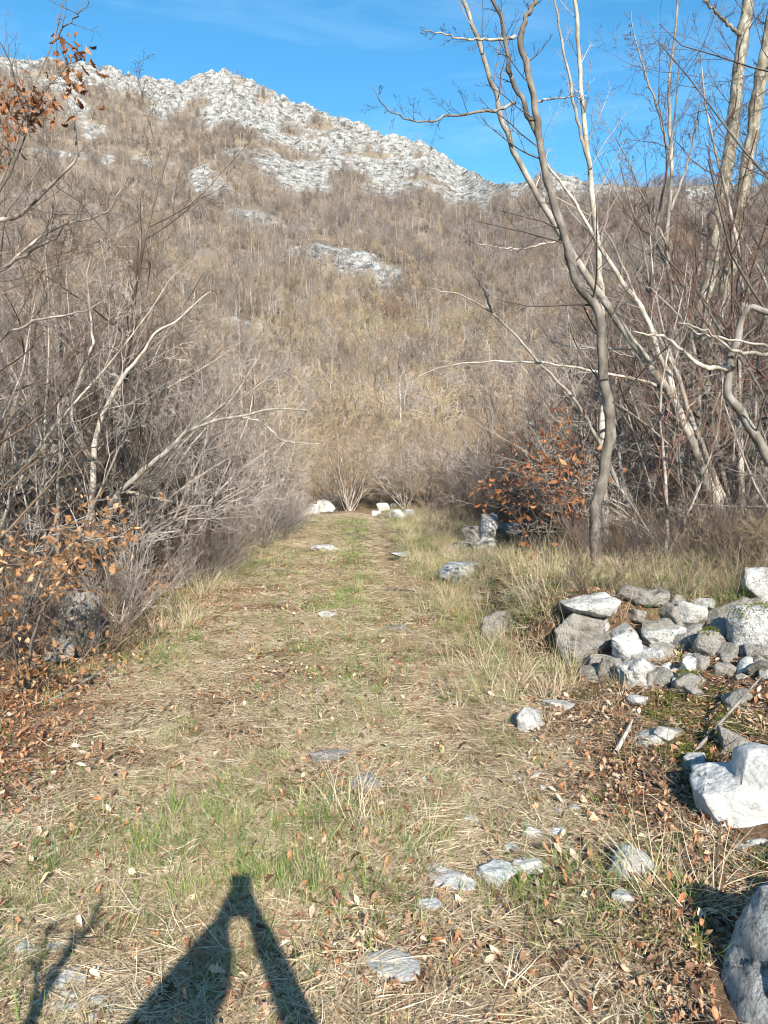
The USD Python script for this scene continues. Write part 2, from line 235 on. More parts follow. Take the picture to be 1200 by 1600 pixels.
mk('hill', {'g': ('geometry', {}), 'a': ('attribute', {'attribute': 'rock'}), 'n1': ('noise_texture', {'scale': 0.05, 'detail': 6.0}), 'n2': ('noise_texture', {'scale': 0.8, 'detail': 8.0, 'roughness': 0.7}), 'n3': ('noise_texture', {'scale': 0.22, 'detail': 7.0, 'roughness': 0.65}),
    'v': ('voronoi_texture', {'feature': 'distance_to_edge', 'scale': 0.35}), 'vr': ('rgb_ramp', {'ramp': [(0, (0.35,) * 3), (0.06, (1, 1, 1))]}),
    'rs': ('rgb_ramp', {'ramp': [(0.3, (0.11, 0.087, 0.064)), (0.5, (0.19, 0.152, 0.115)), (0.7, (0.27, 0.22, 0.16))]}), 'rr': ('rgb_ramp', {'ramp': [(0.38, (0.09, 0.087, 0.082)), (0.49, (0.25, 0.247, 0.236)), (0.68, (0.42, 0.415, 0.4))]}),
    'r3': ('rgb_ramp', {'ramp': [(0.35, (0.55,) * 3), (0.5, (0.95,) * 3), (0.7, (1.1,) * 3)]}), 'm3': ('mix', {'mix_type': 'multiply', 'fac': 0.7}), 'm4': ('mix', {'mix_type': 'multiply', 'fac': 1.0}),
    'm': ('mix', {}), 'b': ('bump', {'strength': 0.8, 'distance': 1.2}), 'p': ('principled_bsdf', {'roughness': 0.95, 'specular_ior_level': 0.1})},
   [('g.position', 'n1.vector'), ('g.position', 'n2.vector'), ('g.position', 'n3.vector'), ('g.position', 'v.vector'), ('v.distance', 'vr.fac'), ('n1.fac', 'rs.fac'), ('n3.fac', 'rr.fac'), ('n2.fac', 'r3.fac'), ('rr.color', 'm3.color1'), ('vr.color', 'm3.color2'),
    ('a.fac', 'm.fac'), ('rs.color', 'm.color1'), ('m3.color', 'm.color2'), ('m.color', 'm4.color1'), ('r3.color', 'm4.color2'), ('m4.color', 'p.base_color'), ('n2.fac', 'b.height'), ('b.normal', 'p.normal')], surface='p.BSDF')

def floats(prim, name, v):
    UsdGeom.PrimvarsAPI(prim).CreatePrimvar(name, Sdf.ValueTypeNames.FloatArray, 'vertex').Set(Vt.FloatArray.FromNumpy(np.asarray(v, np.float32)))

# ------------------------------------------------------------------ the ground near the path
def litter_mask(x, y):
    """0 = straw and grass, 1 = brown leaf litter and bare soil"""
    u = x - path_x(y); n = fb(x, y, 1.1, 3, 41) * 2
    a = sst(0.85, 1.35, u + 0.5 * n - 0.35 * sst(4.2, 6, y) ) ; b = sst(1.25, 1.9, -u + 0.55 * n)
    c = sst(0.05, 0.5, n - 0.15) * 0.5 * (1 - sst(7, 12, y)) + 0.4 * np.exp(-((x - 0.55) ** 2 + (y - 2.2) ** 2) / 0.18)
    r = (.95 * np.exp(-((u - .62) / .22) ** 2) + .6 * np.exp(-((u + .75) / .2) ** 2)) * sst(8.5, 12, y) * (.6 + n)
    return np.clip(np.maximum(np.maximum(np.maximum(a, b), c), r), 0, 1)
def build_ground():
    az = np.concatenate([np.linspace(-math.pi, -0.75, 60, endpoint=False), np.linspace(-0.75, 0.75, 360), np.linspace(0.75, math.pi, 60, endpoint=False)[1:]])
    r = np.concatenate([[0.02, 0.3, 0.7, 1.1], np.geomspace(1.5, 34, 330)])
    R, A = np.meshgrid(r, az, indexing='ij'); x, y = R * np.sin(A), R * np.cos(A)
    z = base_z(x, y) + (0.03 * fb(x, y, 9.0, 3, 3) + 0.014 * fb(x, y, 30.0, 2, 4)) * (1 - sst(8, 20, R)) - 0.25 * sst(31, 34, R)
    g = obj('ground', (np.stack([x, y, z], -1).reshape(-1, 3), grid_faces(len(r), len(az), True)[:, [0, 2, 1]]), 'soil', smooth=True, kind='structure')
    floats(g, 'litter', litter_mask(x, y).ravel())
build_ground()
def build_mountain():
    fine = np.linspace(-0.62, 0.62, 730); az = np.concatenate([np.linspace(-math.pi, -0.62, 40, endpoint=False), fine, np.linspace(0.62, math.pi, 40, endpoint=False)[1:]])
    e = np.linspace(0, 1, 380); w = np.concatenate([e ** (1 / 0.9), 1 + np.array([0.01, 0.03, 0.08, 0.2, 0.5, 1.2])])
    W, A = np.meshgrid(w, az, indexing='ij'); D = rdist(A); R = D0 + (D - D0) * W
    x, y = R * np.sin(A), R * np.cos(A); z = base_z(x, y) - 0.06 - 0.3 * (1 - sst(D0 + 2, D0 + 10, R)); m = rock_mask(x, y, z)
    z = z + rock_relief(x, y, m, 77)
    g = obj('mountain', (np.stack([x, y, z], -1).reshape(-1, 3), grid_faces(len(w), len(az), True)[:, [0, 2, 1]]), 'hill', smooth=35 if False else False, kind='structure')
    floats(g, 'rock', m.ravel())
build_mountain()

# ------------------------------------------------------------------ branches
def norm(v): return v / np.maximum(np.linalg.norm(v, axis=-1, keepdims=True), 1e-9)
def shoots(rng, S, D, L, R0, R1, n, wig, up):
    m = len(S); P = np.zeros((m, n + 1, 3)); P[:, 0] = S; d = norm(D)
    for i in range(n):
        d = d + wig * rng.normal(size=(m, 3)); d[:, 2] += np.broadcast_to(up, (m,)) / n; d = norm(d)
        P[:, i + 1] = P[:, i] + d * (L / n)[:, None]
    t = np.linspace(0, 1, n + 1); return P, R0[:, None] * (1 - t) + R1[:, None] * t
def side_shoots(rng, P, R, L, k, t0, t1, ang, ratio, rr, fall=0.5, flat=0.0):
    """k starts on every branch: positions, directions, lengths, radii"""
    m, n = P.shape[0], P.shape[1] - 1
    t = t0 + (t1 - t0) * (np.arange(k)[None] + rng.random((m, k))) / k; f = t * n; i = np.minimum(f.astype(int), n - 1); w = (f - i)[..., None]; row = np.arange(m)[:, None]
    S = P[row, i] * (1 - w) + P[row, i + 1] * w; T = norm(P[row, i + 1] - P[row, i]); r = R[row, i] * (1 - w[..., 0]) + R[row, i + 1] * w[..., 0]
    q = rng.normal(size=(m, k, 3)); q[..., 2] *= (1 - flat); q = norm(q - (q * T).sum(-1, keepdims=True) * T)
    a = rng.normal(ang, 0.18, (m, k))[..., None]; D = np.cos(a) * T + np.sin(a) * q
    l = L[:, None] * ratio * (1 - fall * t) * rng.uniform(0.55, 1.25, (m, k))
    return S.reshape(-1, 3), D.reshape(-1, 3), l.ravel(), (r * rr).ravel()
def tubes(P, R, s):
    m, n, _ = P.shape; T = np.gradient(P, axis=1); T = norm(T); D = norm(P[:, -1] - P[:, 0]); ref = np.where(np.abs(D[:, 2:3]) < 0.8, [[0, 0, 1.0]], [[1.0, 0.2, 0]])
    U = ref[:, None] - (T * ref[:, None]).sum(-1, keepdims=True) * T; U = norm(U); V = np.cross(T, U); a = np.arange(s) / s * 2 * math.pi
    v = P[:, :, None] + R[:, :, None, None] * (np.cos(a)[:, None] * U[:, :, None] + np.sin(a)[:, None] * V[:, :, None])
    i, j = np.meshgrid(np.arange(n - 1), np.arange(s), indexing='ij'); k, k2 = i * s + j, i * s + (j + 1) % s
    f = np.concatenate([np.stack([k, k2, k2 + s], -1).reshape(-1, 3), np.stack([k, k2 + s, k + s], -1).reshape(-1, 3)])
    return v.reshape(-1, 3), (f[None] + (np.arange(m) * n * s)[:, None, None]).reshape(-1, 3)
def join(parts):
    vs, fs, o = [], [], 0
    for v, f in parts: vs.append(v); fs.append(f + o); o += len(v)
    return np.concatenate(vs), np.concatenate(fs)
def crown_on(rng, P, R, L, spec, rmin=0.0012):
    """side shoots on the branches P, level after level; spec rows: count, t0, ang, ratio, radius ratio, steps, wiggle, up, sides"""
    parts = []
    for (k, t0, ang, ratio, rr, n, wig, up, s) in spec:
        S, D, l, r = side_shoots(rng, P, R, L, k, t0, 0.98, ang, ratio, rr); r = np.maximum(r, rmin)
        P, R = shoots(rng, S, D, l, r, np.maximum(r * 0.35, rmin * 0.6), n, wig, up); L = l; parts.append(tubes(P, R, s))
    return parts, P
def tree_proto(rng, H, r, stems, lean, spec, n=10, wig=0.07, spread=0.25, rmin=0.0012):
    S = rng.normal(0, 0.06 * (stems > 1), (stems, 3)); S[:, 2] = -0.1; a = rng.uniform(0, 6.28, stems); t = rng.normal(spread, 0.08, stems) * (stems > 1)
    D = np.stack([np.sin(t) * np.cos(a) + lean[0], np.sin(t) * np.sin(a) + lean[1], np.cos(t)], 1); L = H * rng.uniform(0.7, 1.0, stems); L[0] = H; R0 = r * rng.uniform(0.6, 1, stems); R0[0] = r
    P, R = shoots(rng, S, D, L, R0, R0 * 0.14, n, wig, 0.3); crown, tips = crown_on(rng, P, R, L, spec, rmin)
    return tubes(P, R, 7), join(crown), tips
THICK = [(14, 0.12, 0.85, 0.46, 0.5, 6, 0.15, 0.35, 4), (7, 0.15, 0.75, 0.48, 0.55, 4, 0.18, 0.15, 3), (5, 0.15, 0.75, 0.5, 0.65, 3, 0.2, 0.1, 3), (3, 0.2, 0.7, 0.55, 0.8, 2, 0.2, 0.0, 3)]
THICK2 = [(10, 0.12, 0.8, 0.46, 0.5, 6, 0.15, 0.35, 4), (6, 0.15, 0.75, 0.48, 0.55, 4, 0.18, 0.15, 3), (4, 0.15, 0.75, 0.46, 0.6, 2, 0.18, 0.1, 3), (4, 0.2, 0.7, 0.55, 0.75, 2, 0.18, 0.0, 3)]
THICK3 = [(8, 0.12, 0.8, 0.46, 0.5, 6, 0.15, 0.35, 4), (5, 0.15, 0.75, 0.48, 0.55, 4, 0.18, 0.15, 3), (4, 0.15, 0.75, 0.46, 0.6, 2, 0.18, 0.1, 3), (4, 0.2, 0.7, 0.55, 0.75, 2, 0.18, 0.0, 3)]
SHRUB = [(6, 0.1, 0.55, 0.5, 0.6, 4, 0.12, 0.4, 3), (5, 0.1, 0.6, 0.5, 0.65, 3, 0.15, 0.25, 3), (4, 0.15, 0.6, 0.5, 0.75, 2, 0.15, 0.1, 3)]
SHRUB2 = [(6, 0.15, 0.75, 0.55, 0.6, 5, 0.2, 0.2, 3), (5, 0.1, 0.75, 0.5, 0.65, 3, 0.2, 0.1, 3), (4, 0.15, 0.7, 0.5, 0.75, 2, 0.2, 0, 3)]
FARTREE = [(11, 0.2, 0.9, 0.5, 0.45, 4, 0.16, 0.3, 3), (5, 0.2, 0.8, 0.52, 0.6, 2, 0.2, 0.1, 3), (3, 0.2, 0.75, 0.55, 0.75, 2, 0.2, 0.0, 3)]
def gz(x, y): return float(base_z(np.array([x]), np.array([y]))[0])

def on_ground(x, y): return (x, y, gz(x, y))
def make_tree(seed, name, H, r, stems, lean, bark, twig, spec=None, **kw):
    kw2 = {k: kw.pop(k) for k in ('n', 'wig', 'spread', 'rmin') if k in kw}
    trunk, crown, _ = tree_proto(np.random.default_rng(seed), H, r, stems, lean, spec or (THICK, THICK2, THICK3)[min(stems, 3) - 1], **kw2)
    t = thing(name, **kw); obj('trunk' if stems == 1 else 'stems', trunk, bark, t, smooth=True); obj('crown', crown, twig, t, smooth=True, kind='stuff')
    return t
def thicket(protos, spots, rng, label, cat, group):
    """label: a function of (kind, x, y)"""
    used = set()
    for (x, y, k, s) in spots:
        rz = rng.uniform(0, 6.28); sc = s * rng.uniform(0.88, 1.12); lb = label(k, x, y); gr = f'{group}: {lb}' if False else group
        if k not in used: used.add(k); place(protos[k], on_ground(x, y), rz, sc); tag(protos[k], lb, cat, gr)
        else: copy_of(protos[k], on_ground(x, y), rz, sc, label=lb, cat=cat, group=gr)
def where(x, y, side, edge):
    deep = 'fringing' if abs(x - float(path_x(y))) < edge else 'deep in'
    far = 'nearby' if y < (8.5 if side == 'left' else 11) else 'halfway' if y < 17 else 'far back'
    px = 600 + F * x / y
    if side == 'left': mark = 'at the left edge' if px < 70 else 'behind the pale-stemmed tree' if px < 190 else 'behind the arching tree' if px < 310 else 'past the thin sapling'
    else: mark = 'left of the russet oak' if px < 800 else 'behind the russet oak' if px < 925 else 'right of the curved trunk' if px < 1030 else 'behind the leaning stems' if px < 1120 else 'behind the crooked tree'
    return f'{deep} {side} thicket {far}, {mark}'
rng = np.random.default_rng(5)
def scatter_xy(rng, n, xs, ys, dmin, ok=lambda x, y: True):
    pts = []
    for _ in range(n * 60):
        p = (rng.uniform(*xs), ys[0] + (ys[1] - ys[0]) * rng.random() ** 1.3)
        if ok(*p) and all((p[0] - q[0]) ** 2 + (p[1] - q[1]) ** 2 > dmin ** 2 for q in pts): pts.append(p)
        if len(pts) >= n: break
    return pts
# left thicket
LK = ['single-stemmed grey tree', 'pale forked tree', 'brownish single tree', 'many-stemmed brown tree', 'forked purplish tree']
LEFT = [make_tree(100 + i, 'bare_tree', h, r, s, ln, b, t, rmin=.0022) for i, (h, r, s, ln, b, t) in enumerate([
    (4.6, .045, 1, (.12, 0), 'grey_bark', 'grey_twigs'), (4.2, .04, 2, (.05, 0), 'pale_bark', 'grey_twigs'), (5.0, .05, 1, (0, .1), 'brown_bark', 'brown_twigs'), (3.8, .032, 3, (0, 0), 'brown_bark', 'dusky_twigs'), (4.4, .04, 2, (.1, .1), 'grey_bark', 'purple_twigs')])]
spots = [(x, y, int(rng.integers(5)), (1.0 - 0.28 * (x > -3.7)) * (1.0 - .12 * (y < 7.5))) for x, y in scatter_xy(rng, 110, (-11, -2.75), (6.0, 26), 0.6, lambda x, y: x > -0.6 * y - 1.2 and x < -2.65 - 0.022 * y)]
thicket(LEFT, spots, rng, lambda k, x, y: f'bare {LK[k]} ' + where(x, y, 'left', 3.4), 'tree', 'bare trees of the left thicket')
# right thicket
RK = ['single-stemmed grey tree', 'forked purplish tree', 'tall brown tree', 'many-stemmed pale tree', 'forked russet tree']
RIGHT = [make_tree(200 + i, 'leafless_tree', h, r, s, ln, b, t, rmin=.0022) for i, (h, r, s, ln, b, t) in enumerate([
    (6.4, .06, 1, (-.08, 0), 'grey_bark', 'grey_twigs'), (6.0, .05, 2, (0, 0), 'grey_bark', 'dusky_twigs'), (7.2, .055, 1, (0, .05), 'brown_bark', 'dusky_twigs'), (5.4, .042, 3, (0, 0), 'pale_bark', 'purple_twigs'), (6.2, .045, 2, (-.1, .1), 'grey_bark', 'russet_twigs')])]
spots = [(x, y, int(rng.integers(5)), (1.0 - 0.36 * (x < .22 * y + 1.9)) * (1 + .1 * (x > .33 * y + .5))) for x, y in scatter_xy(rng, 120, (2.7, 16), (8.8, 31), 0.65, lambda x, y: x < 0.58 * y + 1.0 and x > 2.5 + 0.02 * y)]
thicket(RIGHT, spots, rng, lambda k, x, y: f'leafless {RK[k]} ' + where(x, y, 'right', 4.2), 'tree', 'bare trees of the right thicket')
ARCH = [make_tree(250 + i, 'arching_bare_tree', h, .028, 2, (ln, -.08), 'pale_bark', 'pale_twigs', THICK2, rmin=.0022, wig=.09, spread=.2, label='x', cat='tree') for i, (h, ln) in enumerate([(3.6, .5), (3.2, .75), (4.2, .35)])]
lean_l = [(-3.5, 7.4, 0, .8), (-3.3, 8.6, 1, .75), (-3.6, 9.6, 2, .85), (-3.4, 10.8, 0, .85), (-3.9, 11.6, 2, .95), (-3.5, 12.6, 1, .9), (-3.7, 14.0, 0, .95), (-3.4, 15.8, 1, .9), (-3.6, 17.8, 2, .9), (-4.6, 8.4, 2, 1.0), (-4.9, 10.2, 0, 1.1), (-5.6, 12.5, 2, 1.15), (-3.3, 20, 0, .8), (-4.4, 6.6, 0, .9)]
for j, (x, y, k, sc) in enumerate(lean_l):
    lb = f'{("thin", "low-leaning", "tall")[k]} pale-twigged tree arching from the left thicket over the path edge, ' + ('by the oak leaves' if y < 8 else 'behind the oak leaves' if y < 11 else 'halfway along' if y < 15 else 'far back')
    if j < 3: place(ARCH[k], on_ground(x, y), rng.normal(0, .35), sc); tag(ARCH[k], lb, 'tree', 'pale trees arching out of the left thicket')
    else: copy_of(ARCH[k], on_ground(x, y), rng.normal(0, .35), sc, label=lb, cat='tree', group='pale trees arching out of the left thicket')
for j, (x, y, k, sc) in enumerate([(3.3, 8.6, 1, .6), (4.0, 9.6, 0, .75), (4.4, 8.0, 0, .65), (3.4, 11.2, 2, .8), (4.9, 10.4, 2, .9), (3.3, 14.0, 1, .9), (3.9, 16.5, 0, .9), (2.7, 9.8, 0, .55), (4.4, 12.4, 1, 1.0), (3.0, 18.5, 2, .9)]):
    copy_of(ARCH[k], on_ground(x, y), math.pi + rng.normal(0, .5), sc, label=f'{("thin", "low-leaning", "tall")[k]} pale-twigged tree arching left out of the right thicket, ' + ('behind the tumbled wall' if y < 9 else 'behind the curved trunk' if y < 11 else 'halfway along' if y < 15 else 'far back'), cat='tree', group='pale trees arching out of the right thicket')
# low brush along both edges, and the shrubs closing the end of the path
BK = ['dark grey', 'brown', 'pale grey']
BRUSH = [make_tree(300 + i, 'twiggy_bush', h, .010, 11, (0, 0), b, t, SHRUB, n=7, wig=0.14, spread=0.75, rmin=0.0024) for i, (h, b, t) in enumerate([(1.5, 'grey_twigs', 'grey_twigs'), (1.2, 'brown_twigs', 'brown_twigs'), (1.7, 'grey_bark', 'far_grey_twigs')])]
spots = [(-2.3 - 0.02 * y + .62 * float(sst(8, 14, y)) * (1 - .6 * float(sst(17, 24, y))) - rng.uniform(0, 0.9), y, int(rng.integers(3)), rng.uniform(0.4, 0.95)) for y in np.linspace(5.6, 24, 46)] + [(-2.75 - rng.uniform(0, .5), y, int(rng.integers(2)), rng.uniform(.5, .8)) for y in np.linspace(4.7, 6.4, 8)] + [(-2.45, 5.75, 0, .55), (-2.25, 6.0, 1, .5), (-2.6, 5.5, 0, .5)]
thicket(BRUSH, spots, rng, lambda k, x, y: f'low tangled {BK[k]} bush ' + where(x, y, 'left', 2.6), 'bush', 'low bushes fringing the left thicket')
SK = ['brown', 'purplish', 'tan']
STRAG = [make_tree(320 + i, 'straggly_bush', h, .010, 9, (0, 0), b, t, SHRUB, n=7, wig=0.14, spread=0.65, rmin=0.002) for i, (h, b, t) in enumerate([(1.4, 'brown_twigs', 'brown_twigs'), (1.1, 'purple_twigs', 'purple_twigs'), (1.5, 'grey_twigs', 'tan_twigs')])]
spots = [(2.2 + 0.012 * y + rng.uniform(0, 1.6), y, int(rng.integers(3)), rng.uniform(0.35, 0.9)) for y in np.linspace(8.2, 25, 46)] + [(rng.uniform(2.2, 5.0), y, int(rng.integers(3)), rng.uniform(.4, .75)) for y in np.linspace(6.5, 9.5, 44)] + [(x, 5.95 - .22 * (x - 2) + rng.uniform(0, .3), int(rng.integers(3)), rng.uniform(.22, .4)) for x in np.linspace(1.5, 3.3, 12)]
spots = [q for q in spots if not (1.3 < q[0] < 2.9 and 6.5 < q[1] < 8.4)]
thicket(STRAG, spots, rng, lambda k, x, y: f'low straggly {SK[k]} bush ' + where(x, y, 'right', 2.9), 'bush', 'low bushes fringing the right thicket')
spots = [(rng.uniform(1.0, 2.3) + .03 * (20 - y), y, int(rng.integers(3)), rng.uniform(.3, .62)) for y in np.linspace(15, 25, 22)]
for (x, y, k, sc) in spots: copy_of(STRAG[k], on_ground(x, y), rng.uniform(0, 6.28), sc, label=f'small {SK[k]} bush crowding the right rut {"before" if y < 20 else "at"} the path end', cat='bush', group='small bushes along the right rut')
EK = ['brown', 'low dark', 'tall tan', 'pale-stemmed']
END = [make_tree(340 + i, 'bare_shrub', h, .016, 14, (0, 0), b, t, SHRUB2, n=7, wig=0.15, spread=0.55, rmin=0.004) for i, (h, b, t) in enumerate([(3.0, 'grey_bark', 'far_brown_twigs'), (2.4, 'grey_bark', 'far_purple_twigs'), (3.4, 'grey_bark', 'tan_twigs'), (2.8, 'pale_bark', 'far_grey_twigs')])]
spots = [(x, y, int(rng.integers(4)), rng.uniform(0.4, 1.1)) for x, y in scatter_xy(rng, 150, (-8, 10), (25.6, 44), 0.8, lambda x, y: abs(x + .55) > 1.0 or y > 27)]
thicket(END, spots, rng, lambda k, x, y: f'{EK[k]} bare shrub {"behind" if y < 31 else "upslope of"} the path end, {"left of" if x < -1.2 else "right of"} the fan-shaped shrub', 'shrub', 'shrubs behind the path end')
p = at(545, 792, 25.6); cb = make_tree(360, 'bare_shrub', 3.3, .02, 15, (0, 0), 'grey_bark', 'far_brown_twigs', SHRUB2, n=8, wig=0.1, spread=0.45, rmin=0.0045, label='fan-shaped brown shrub right at the end of the path', cat='shrub')
place(cb, on_ground(p[0], p[1]), 0.3)
def undergrowth():
    rng = np.random.default_rng(13); protos = []
    for i, (h, t) in enumerate([(2.0, 'dusky_twigs'), (1.7, 'brown_twigs'), (2.2, 'purple_twigs'), (1.8, 'far_brown_twigs')]):
        a, b, _ = tree_proto(np.random.default_rng(370 + i), h, .011, 8, (0, 0), [(6, 0.1, 0.6, 0.5, 0.6, 4, 0.14, 0.3, 3), (5, 0.1, 0.65, 0.5, 0.65, 3, 0.16, 0.2, 3), (4, 0.15, 0.6, 0.5, 0.75, 2, 0.15, 0.1, 3)], n=6, wig=.13, spread=.6, rmin=.003)
        protos.append(('undergrowth_bush', join([a, b]), t, True))
    n = 3300; az, d = rng.uniform(-.64, .64, n), 6.5 + 55 * rng.random(n) ** .75; x, y = d * np.sin(az), d * np.cos(az); u = x - path_x(y)
    k = ((u < -2.9 - .2 * rng.random(n)) & (y > 6.5)) | ((u > 3.1 + .3 * rng.random(n)) & (y > 8.8)) | ((u > 2.5 + .6 * rng.random(n)) & (y > 6.9) & (y < 8.8)) | (y > 27.5); x, y, u = x[k], y[k], u[k]; n = len(x)
    s = rng.uniform(.5, 1.1, n) * np.where((y < 9) & (x > 0), .45, np.where(y < 10, .75, 1)) * (1 + .5 * sst(26, 40, y)); idx = np.where(y > 26, rng.choice([3, 3, 3, 3, 1], n), rng.choice([0, 0, 0, 1, 2], n))  # nearer bushes mostly take the twigs with thicket shade in their colour
    instancer('undergrowth', protos, np.stack([x, y, base_z(x, y) - .03], 1), idx, quats(rng.uniform(0, 6.28, n), rng.normal(0, .1, n), rng.uniform(0, 6.28, n)), s, label='tangled twiggy undergrowth filling both thickets and the slope foot', cat='undergrowth')
undergrowth()

# ------------------------------------------------------------------ the wood on the mountain side
def forest():
    rng = np.random.default_rng(9); protos = []
    for i, (h, t, bk) in enumerate([(6.4, 'far_grey_twigs', 'pale_bark'), (5.4, 'far_brown_twigs', 'grey_bark'), (6.6, 'far_purple_twigs', 'pale_bark'), (5.0, 'tan_twigs', 'grey_bark'), (4.6, 'olive_twigs', 'grey_bark'), (6.0, 'far_purple_twigs', 'grey_bark'), (5.2, 'russet_twigs', 'brown_bark')]):
        trunk, crown, _ = tree_proto(np.random.default_rng(500 + i), h, 0.10, 3 if i % 2 else 1, (0, 0), FARTREE, n=6, wig=0.06, spread=0.3, rmin=0.017)
        protos.append((trunk, bk, crown, t))
    n = 62000; az = rng.uniform(-0.66, 0.66, n); D = rdist(az); u = rng.random(n)
    d = 42 + (D * 1.01 - 42) * u ** 0.72
    x, y = d * np.sin(az), d * np.cos(az); z = base_z(x, y); m = rock_mask(x, y, z)
    keep = rng.random(n) < (1 - 0.84 * m) * (0.28 + 0.3 * sst(-.1, .15, fb(x, y, 1 / 16.0, 3, 63)))
    x, y, z, m, d, az = (v[keep] for v in (x, y, z, m, d, az)); n = len(x)
    z = z + rock_relief(x, y, m, 77) * 0.6
    patch = fb(x, y, 1 / 38.0, 3, 61) * 2; p2 = fb(x, y, 1 / 25.0, 3, 62) * 2; el = (z - 1.55) / d
    low = (1 - sst(0.16, 0.3, el)) * (.6 + .4 * np.exp(-((az - .02) / .18) ** 2)); idx = np.zeros(n, int); r = rng.random(n)
    top = sst(.2, .34, el + .5 * np.maximum(az, 0)); idx = np.where(r < .12 + .2 * top, 5, np.where(r < .25 + .45 * top, 2, np.where(r < .5 + .3 * top, 0, 1)))
    q = rng.random(n); idx = np.where(q < 0.75 * low, np.where(r < 0.5, 1, np.where(r < 0.8, 3, 0)), idx)
    hol = np.exp(-((az - .03) / .13) ** 2 - ((el - .09) / .07) ** 2); idx = np.where((q < 0.8) & (p2 + 0.5 * low + .35 * hol > 0.62), np.where(r < 0.55, 3, 4), idx); idx = np.where((rng.random(n) < 0.7) & (patch > 0.42), 6, idx)
    s = rng.uniform(0.5, 1.3, n) * (1 - 0.5 * m) * (0.75 + 0.25 * sst(60, 150, d)) * (1 + .5 * fb(x, y, 1 / 30.0, 2, 64)); s = np.stack([s * rng.uniform(.8, 1.25, n), s * rng.uniform(.8, 1.25, n), s], 1)
    instancer('mountain_wood', protos, np.stack([x, y, z - 0.1], 1), idx, quats(rng.uniform(0, 6.28, n), rng.normal(0, 0.06, n), rng.uniform(0, 6.28, n)), s,
              label='leafless grey and brown wood covering the mountain side', cat='wood')
forest()

# ------------------------------------------------------------------ traced trees
def spline(pts, n):
    p = np.asarray(pts, float); t = np.concatenate([[0], np.cumsum(np.linalg.norm(np.diff(p[:, :3], axis=0), axis=1))]); from_scipy = __import__('scipy.interpolate', fromlist=['x']).PchipInterpolator
    return from_scipy(t, p)(np.linspace(0, t[-1], n))
def traced(pts, Y0, Y1=None, r0=0.05, r1=0.01, n=24):
    """a stem through pixels of the photograph, its distance running from Y0 to Y1"""
    Y = np.linspace(Y0, Y0 if Y1 is None else Y1, len(pts)); w = [at(a, b, c) for (a, b), c in zip(pts, Y)]
    P = spline(w, n); P = P + np.random.default_rng(len(pts) * 7 + abs(int(pts[0][0]))).normal(0, 0.006, P.shape); R = np.linspace(r0, r1, n) ; return P, R
def bark_tube(P, R, rng):
    n = max(len(P) * 3, 40); q = spline(np.concatenate([P, R[:, None]], 1), n); P2, R2 = q[:, :3], q[:, 3]
    v, f = tubes(P2[None], R2[None], 12); c = np.repeat(P2, 12, 0); o = rng.uniform(0, 50, 3); d = v - c; w = np.repeat(R2, 12)[:, None]
    k = 1 + .20 * (meshkit.fbm(v * 9 + o, 3, 3)[:, None] - .5) + .35 * (meshkit.fbm(v * [45, 45, 20] + o, 2, 4)[:, None] - .5)
    for _ in range(max(2, n // 14)):                                   # knots and branch scars
        i = rng.integers(0, len(v)); k = k + .35 * np.exp(-(np.linalg.norm(v - v[i], axis=1)[:, None] / (.9 * w + .004)) ** 2)
    return c + d * k, f
def traced_tree(name, stems, spec, seed, bark, twig, label, rmin=0.0012, ratio=None):
    """stems: traced() results; the first starts at the ground. Each is a part of its own, the side twigs are one crown."""
    rng = np.random.default_rng(seed); b = stems[0][0][0].copy(); b[2] = gz(b[0], b[1])
    t = thing(name, b, label=label, cat='tree'); parts = []
    for i, (P, R) in enumerate(stems):
        P = P - b
        if i == 0: P = np.concatenate([[P[0] * [1, 1, 0] + [0, 0, -0.12]], P]) if P[0][2] > 0.02 else np.concatenate([[P[0] - [0, 0, .15]], P]); R = np.concatenate([[R[0] * 1.35], R])
        obj('trunk' if i == 0 else 'stem', bark_tube(P, R, rng), bark, t, smooth=True)
        L = np.array([np.linalg.norm(np.diff(P, axis=0), axis=1).sum()])
        c, _ = crown_on(rng, P[None], np.minimum(R, .045)[None], L, spec, rmin); parts += c
    obj('crown', join(parts), twig, t, smooth=True, kind='stuff'); return t
RR = 0.24
def sp(k, ratio, t0=0.3, ang=0.8, up=0.3, k2=6, k3=4, k4=3): return [(int(k * 1.5), t0, ang, ratio, RR, 6, 0.1, up, 4), (k2, 0.15, 0.7, 0.42, 0.55, 4, 0.15, 0.15, 3), (k3, 0.2, 0.7, 0.45, 0.6, 3, 0.15, 0.1, 3)] + ([(k4, 0.2, 0.7, 0.5, 0.7, 2, 0.15, 0, 3)] if k4 else [])
YA = 7.6
traced_tree('multi_stemmed_tree', [
    traced([(940, 905), (930, 835), (932, 790), (945, 730), (953, 670), (950, 625), (942, 575), (940, 525), (932, 480), (918, 465), (900, 440), (887, 390), (875, 350), (860, 300), (845, 235), (835, 165), (825, 115), (811, 58)], YA, 7.2, .06, .026, 50),
    traced([(842, 225), (822, 170), (800, 125), (790, 65), (784, 30), (765, -10), (740, -60)], 7.3, 7.0, .026, .012),
    traced([(812, 60), (822, 28), (838, -2), (850, -60)], 7.2, 7.1, .024, .016),
    traced([(805, 160), (775, 172), (705, 180), (665, 190), (630, 185), (600, 165), (580, 132)], 7.3, 6.6, .016, .003),
    traced([(806, 57), (765, 62), (720, 60), (690, 52), (660, 45)], 7.2, 6.8, .016, .003),
    traced([(873, 375), (840, 383), (800, 388), (765, 384), (740, 378)], 7.4, 7.0, .012, .003),
    traced([(835, 160), (880, 152), (920, 150)], 7.3, 7.0, .01, .003)],
    sp(10, 0.2, 0.3, 0.9, 0.2, 5, 4, 2), 21, 'grey_bark', 'brown_bark', 'tall grey tree standing alone in front of the right thicket, with a curved trunk')
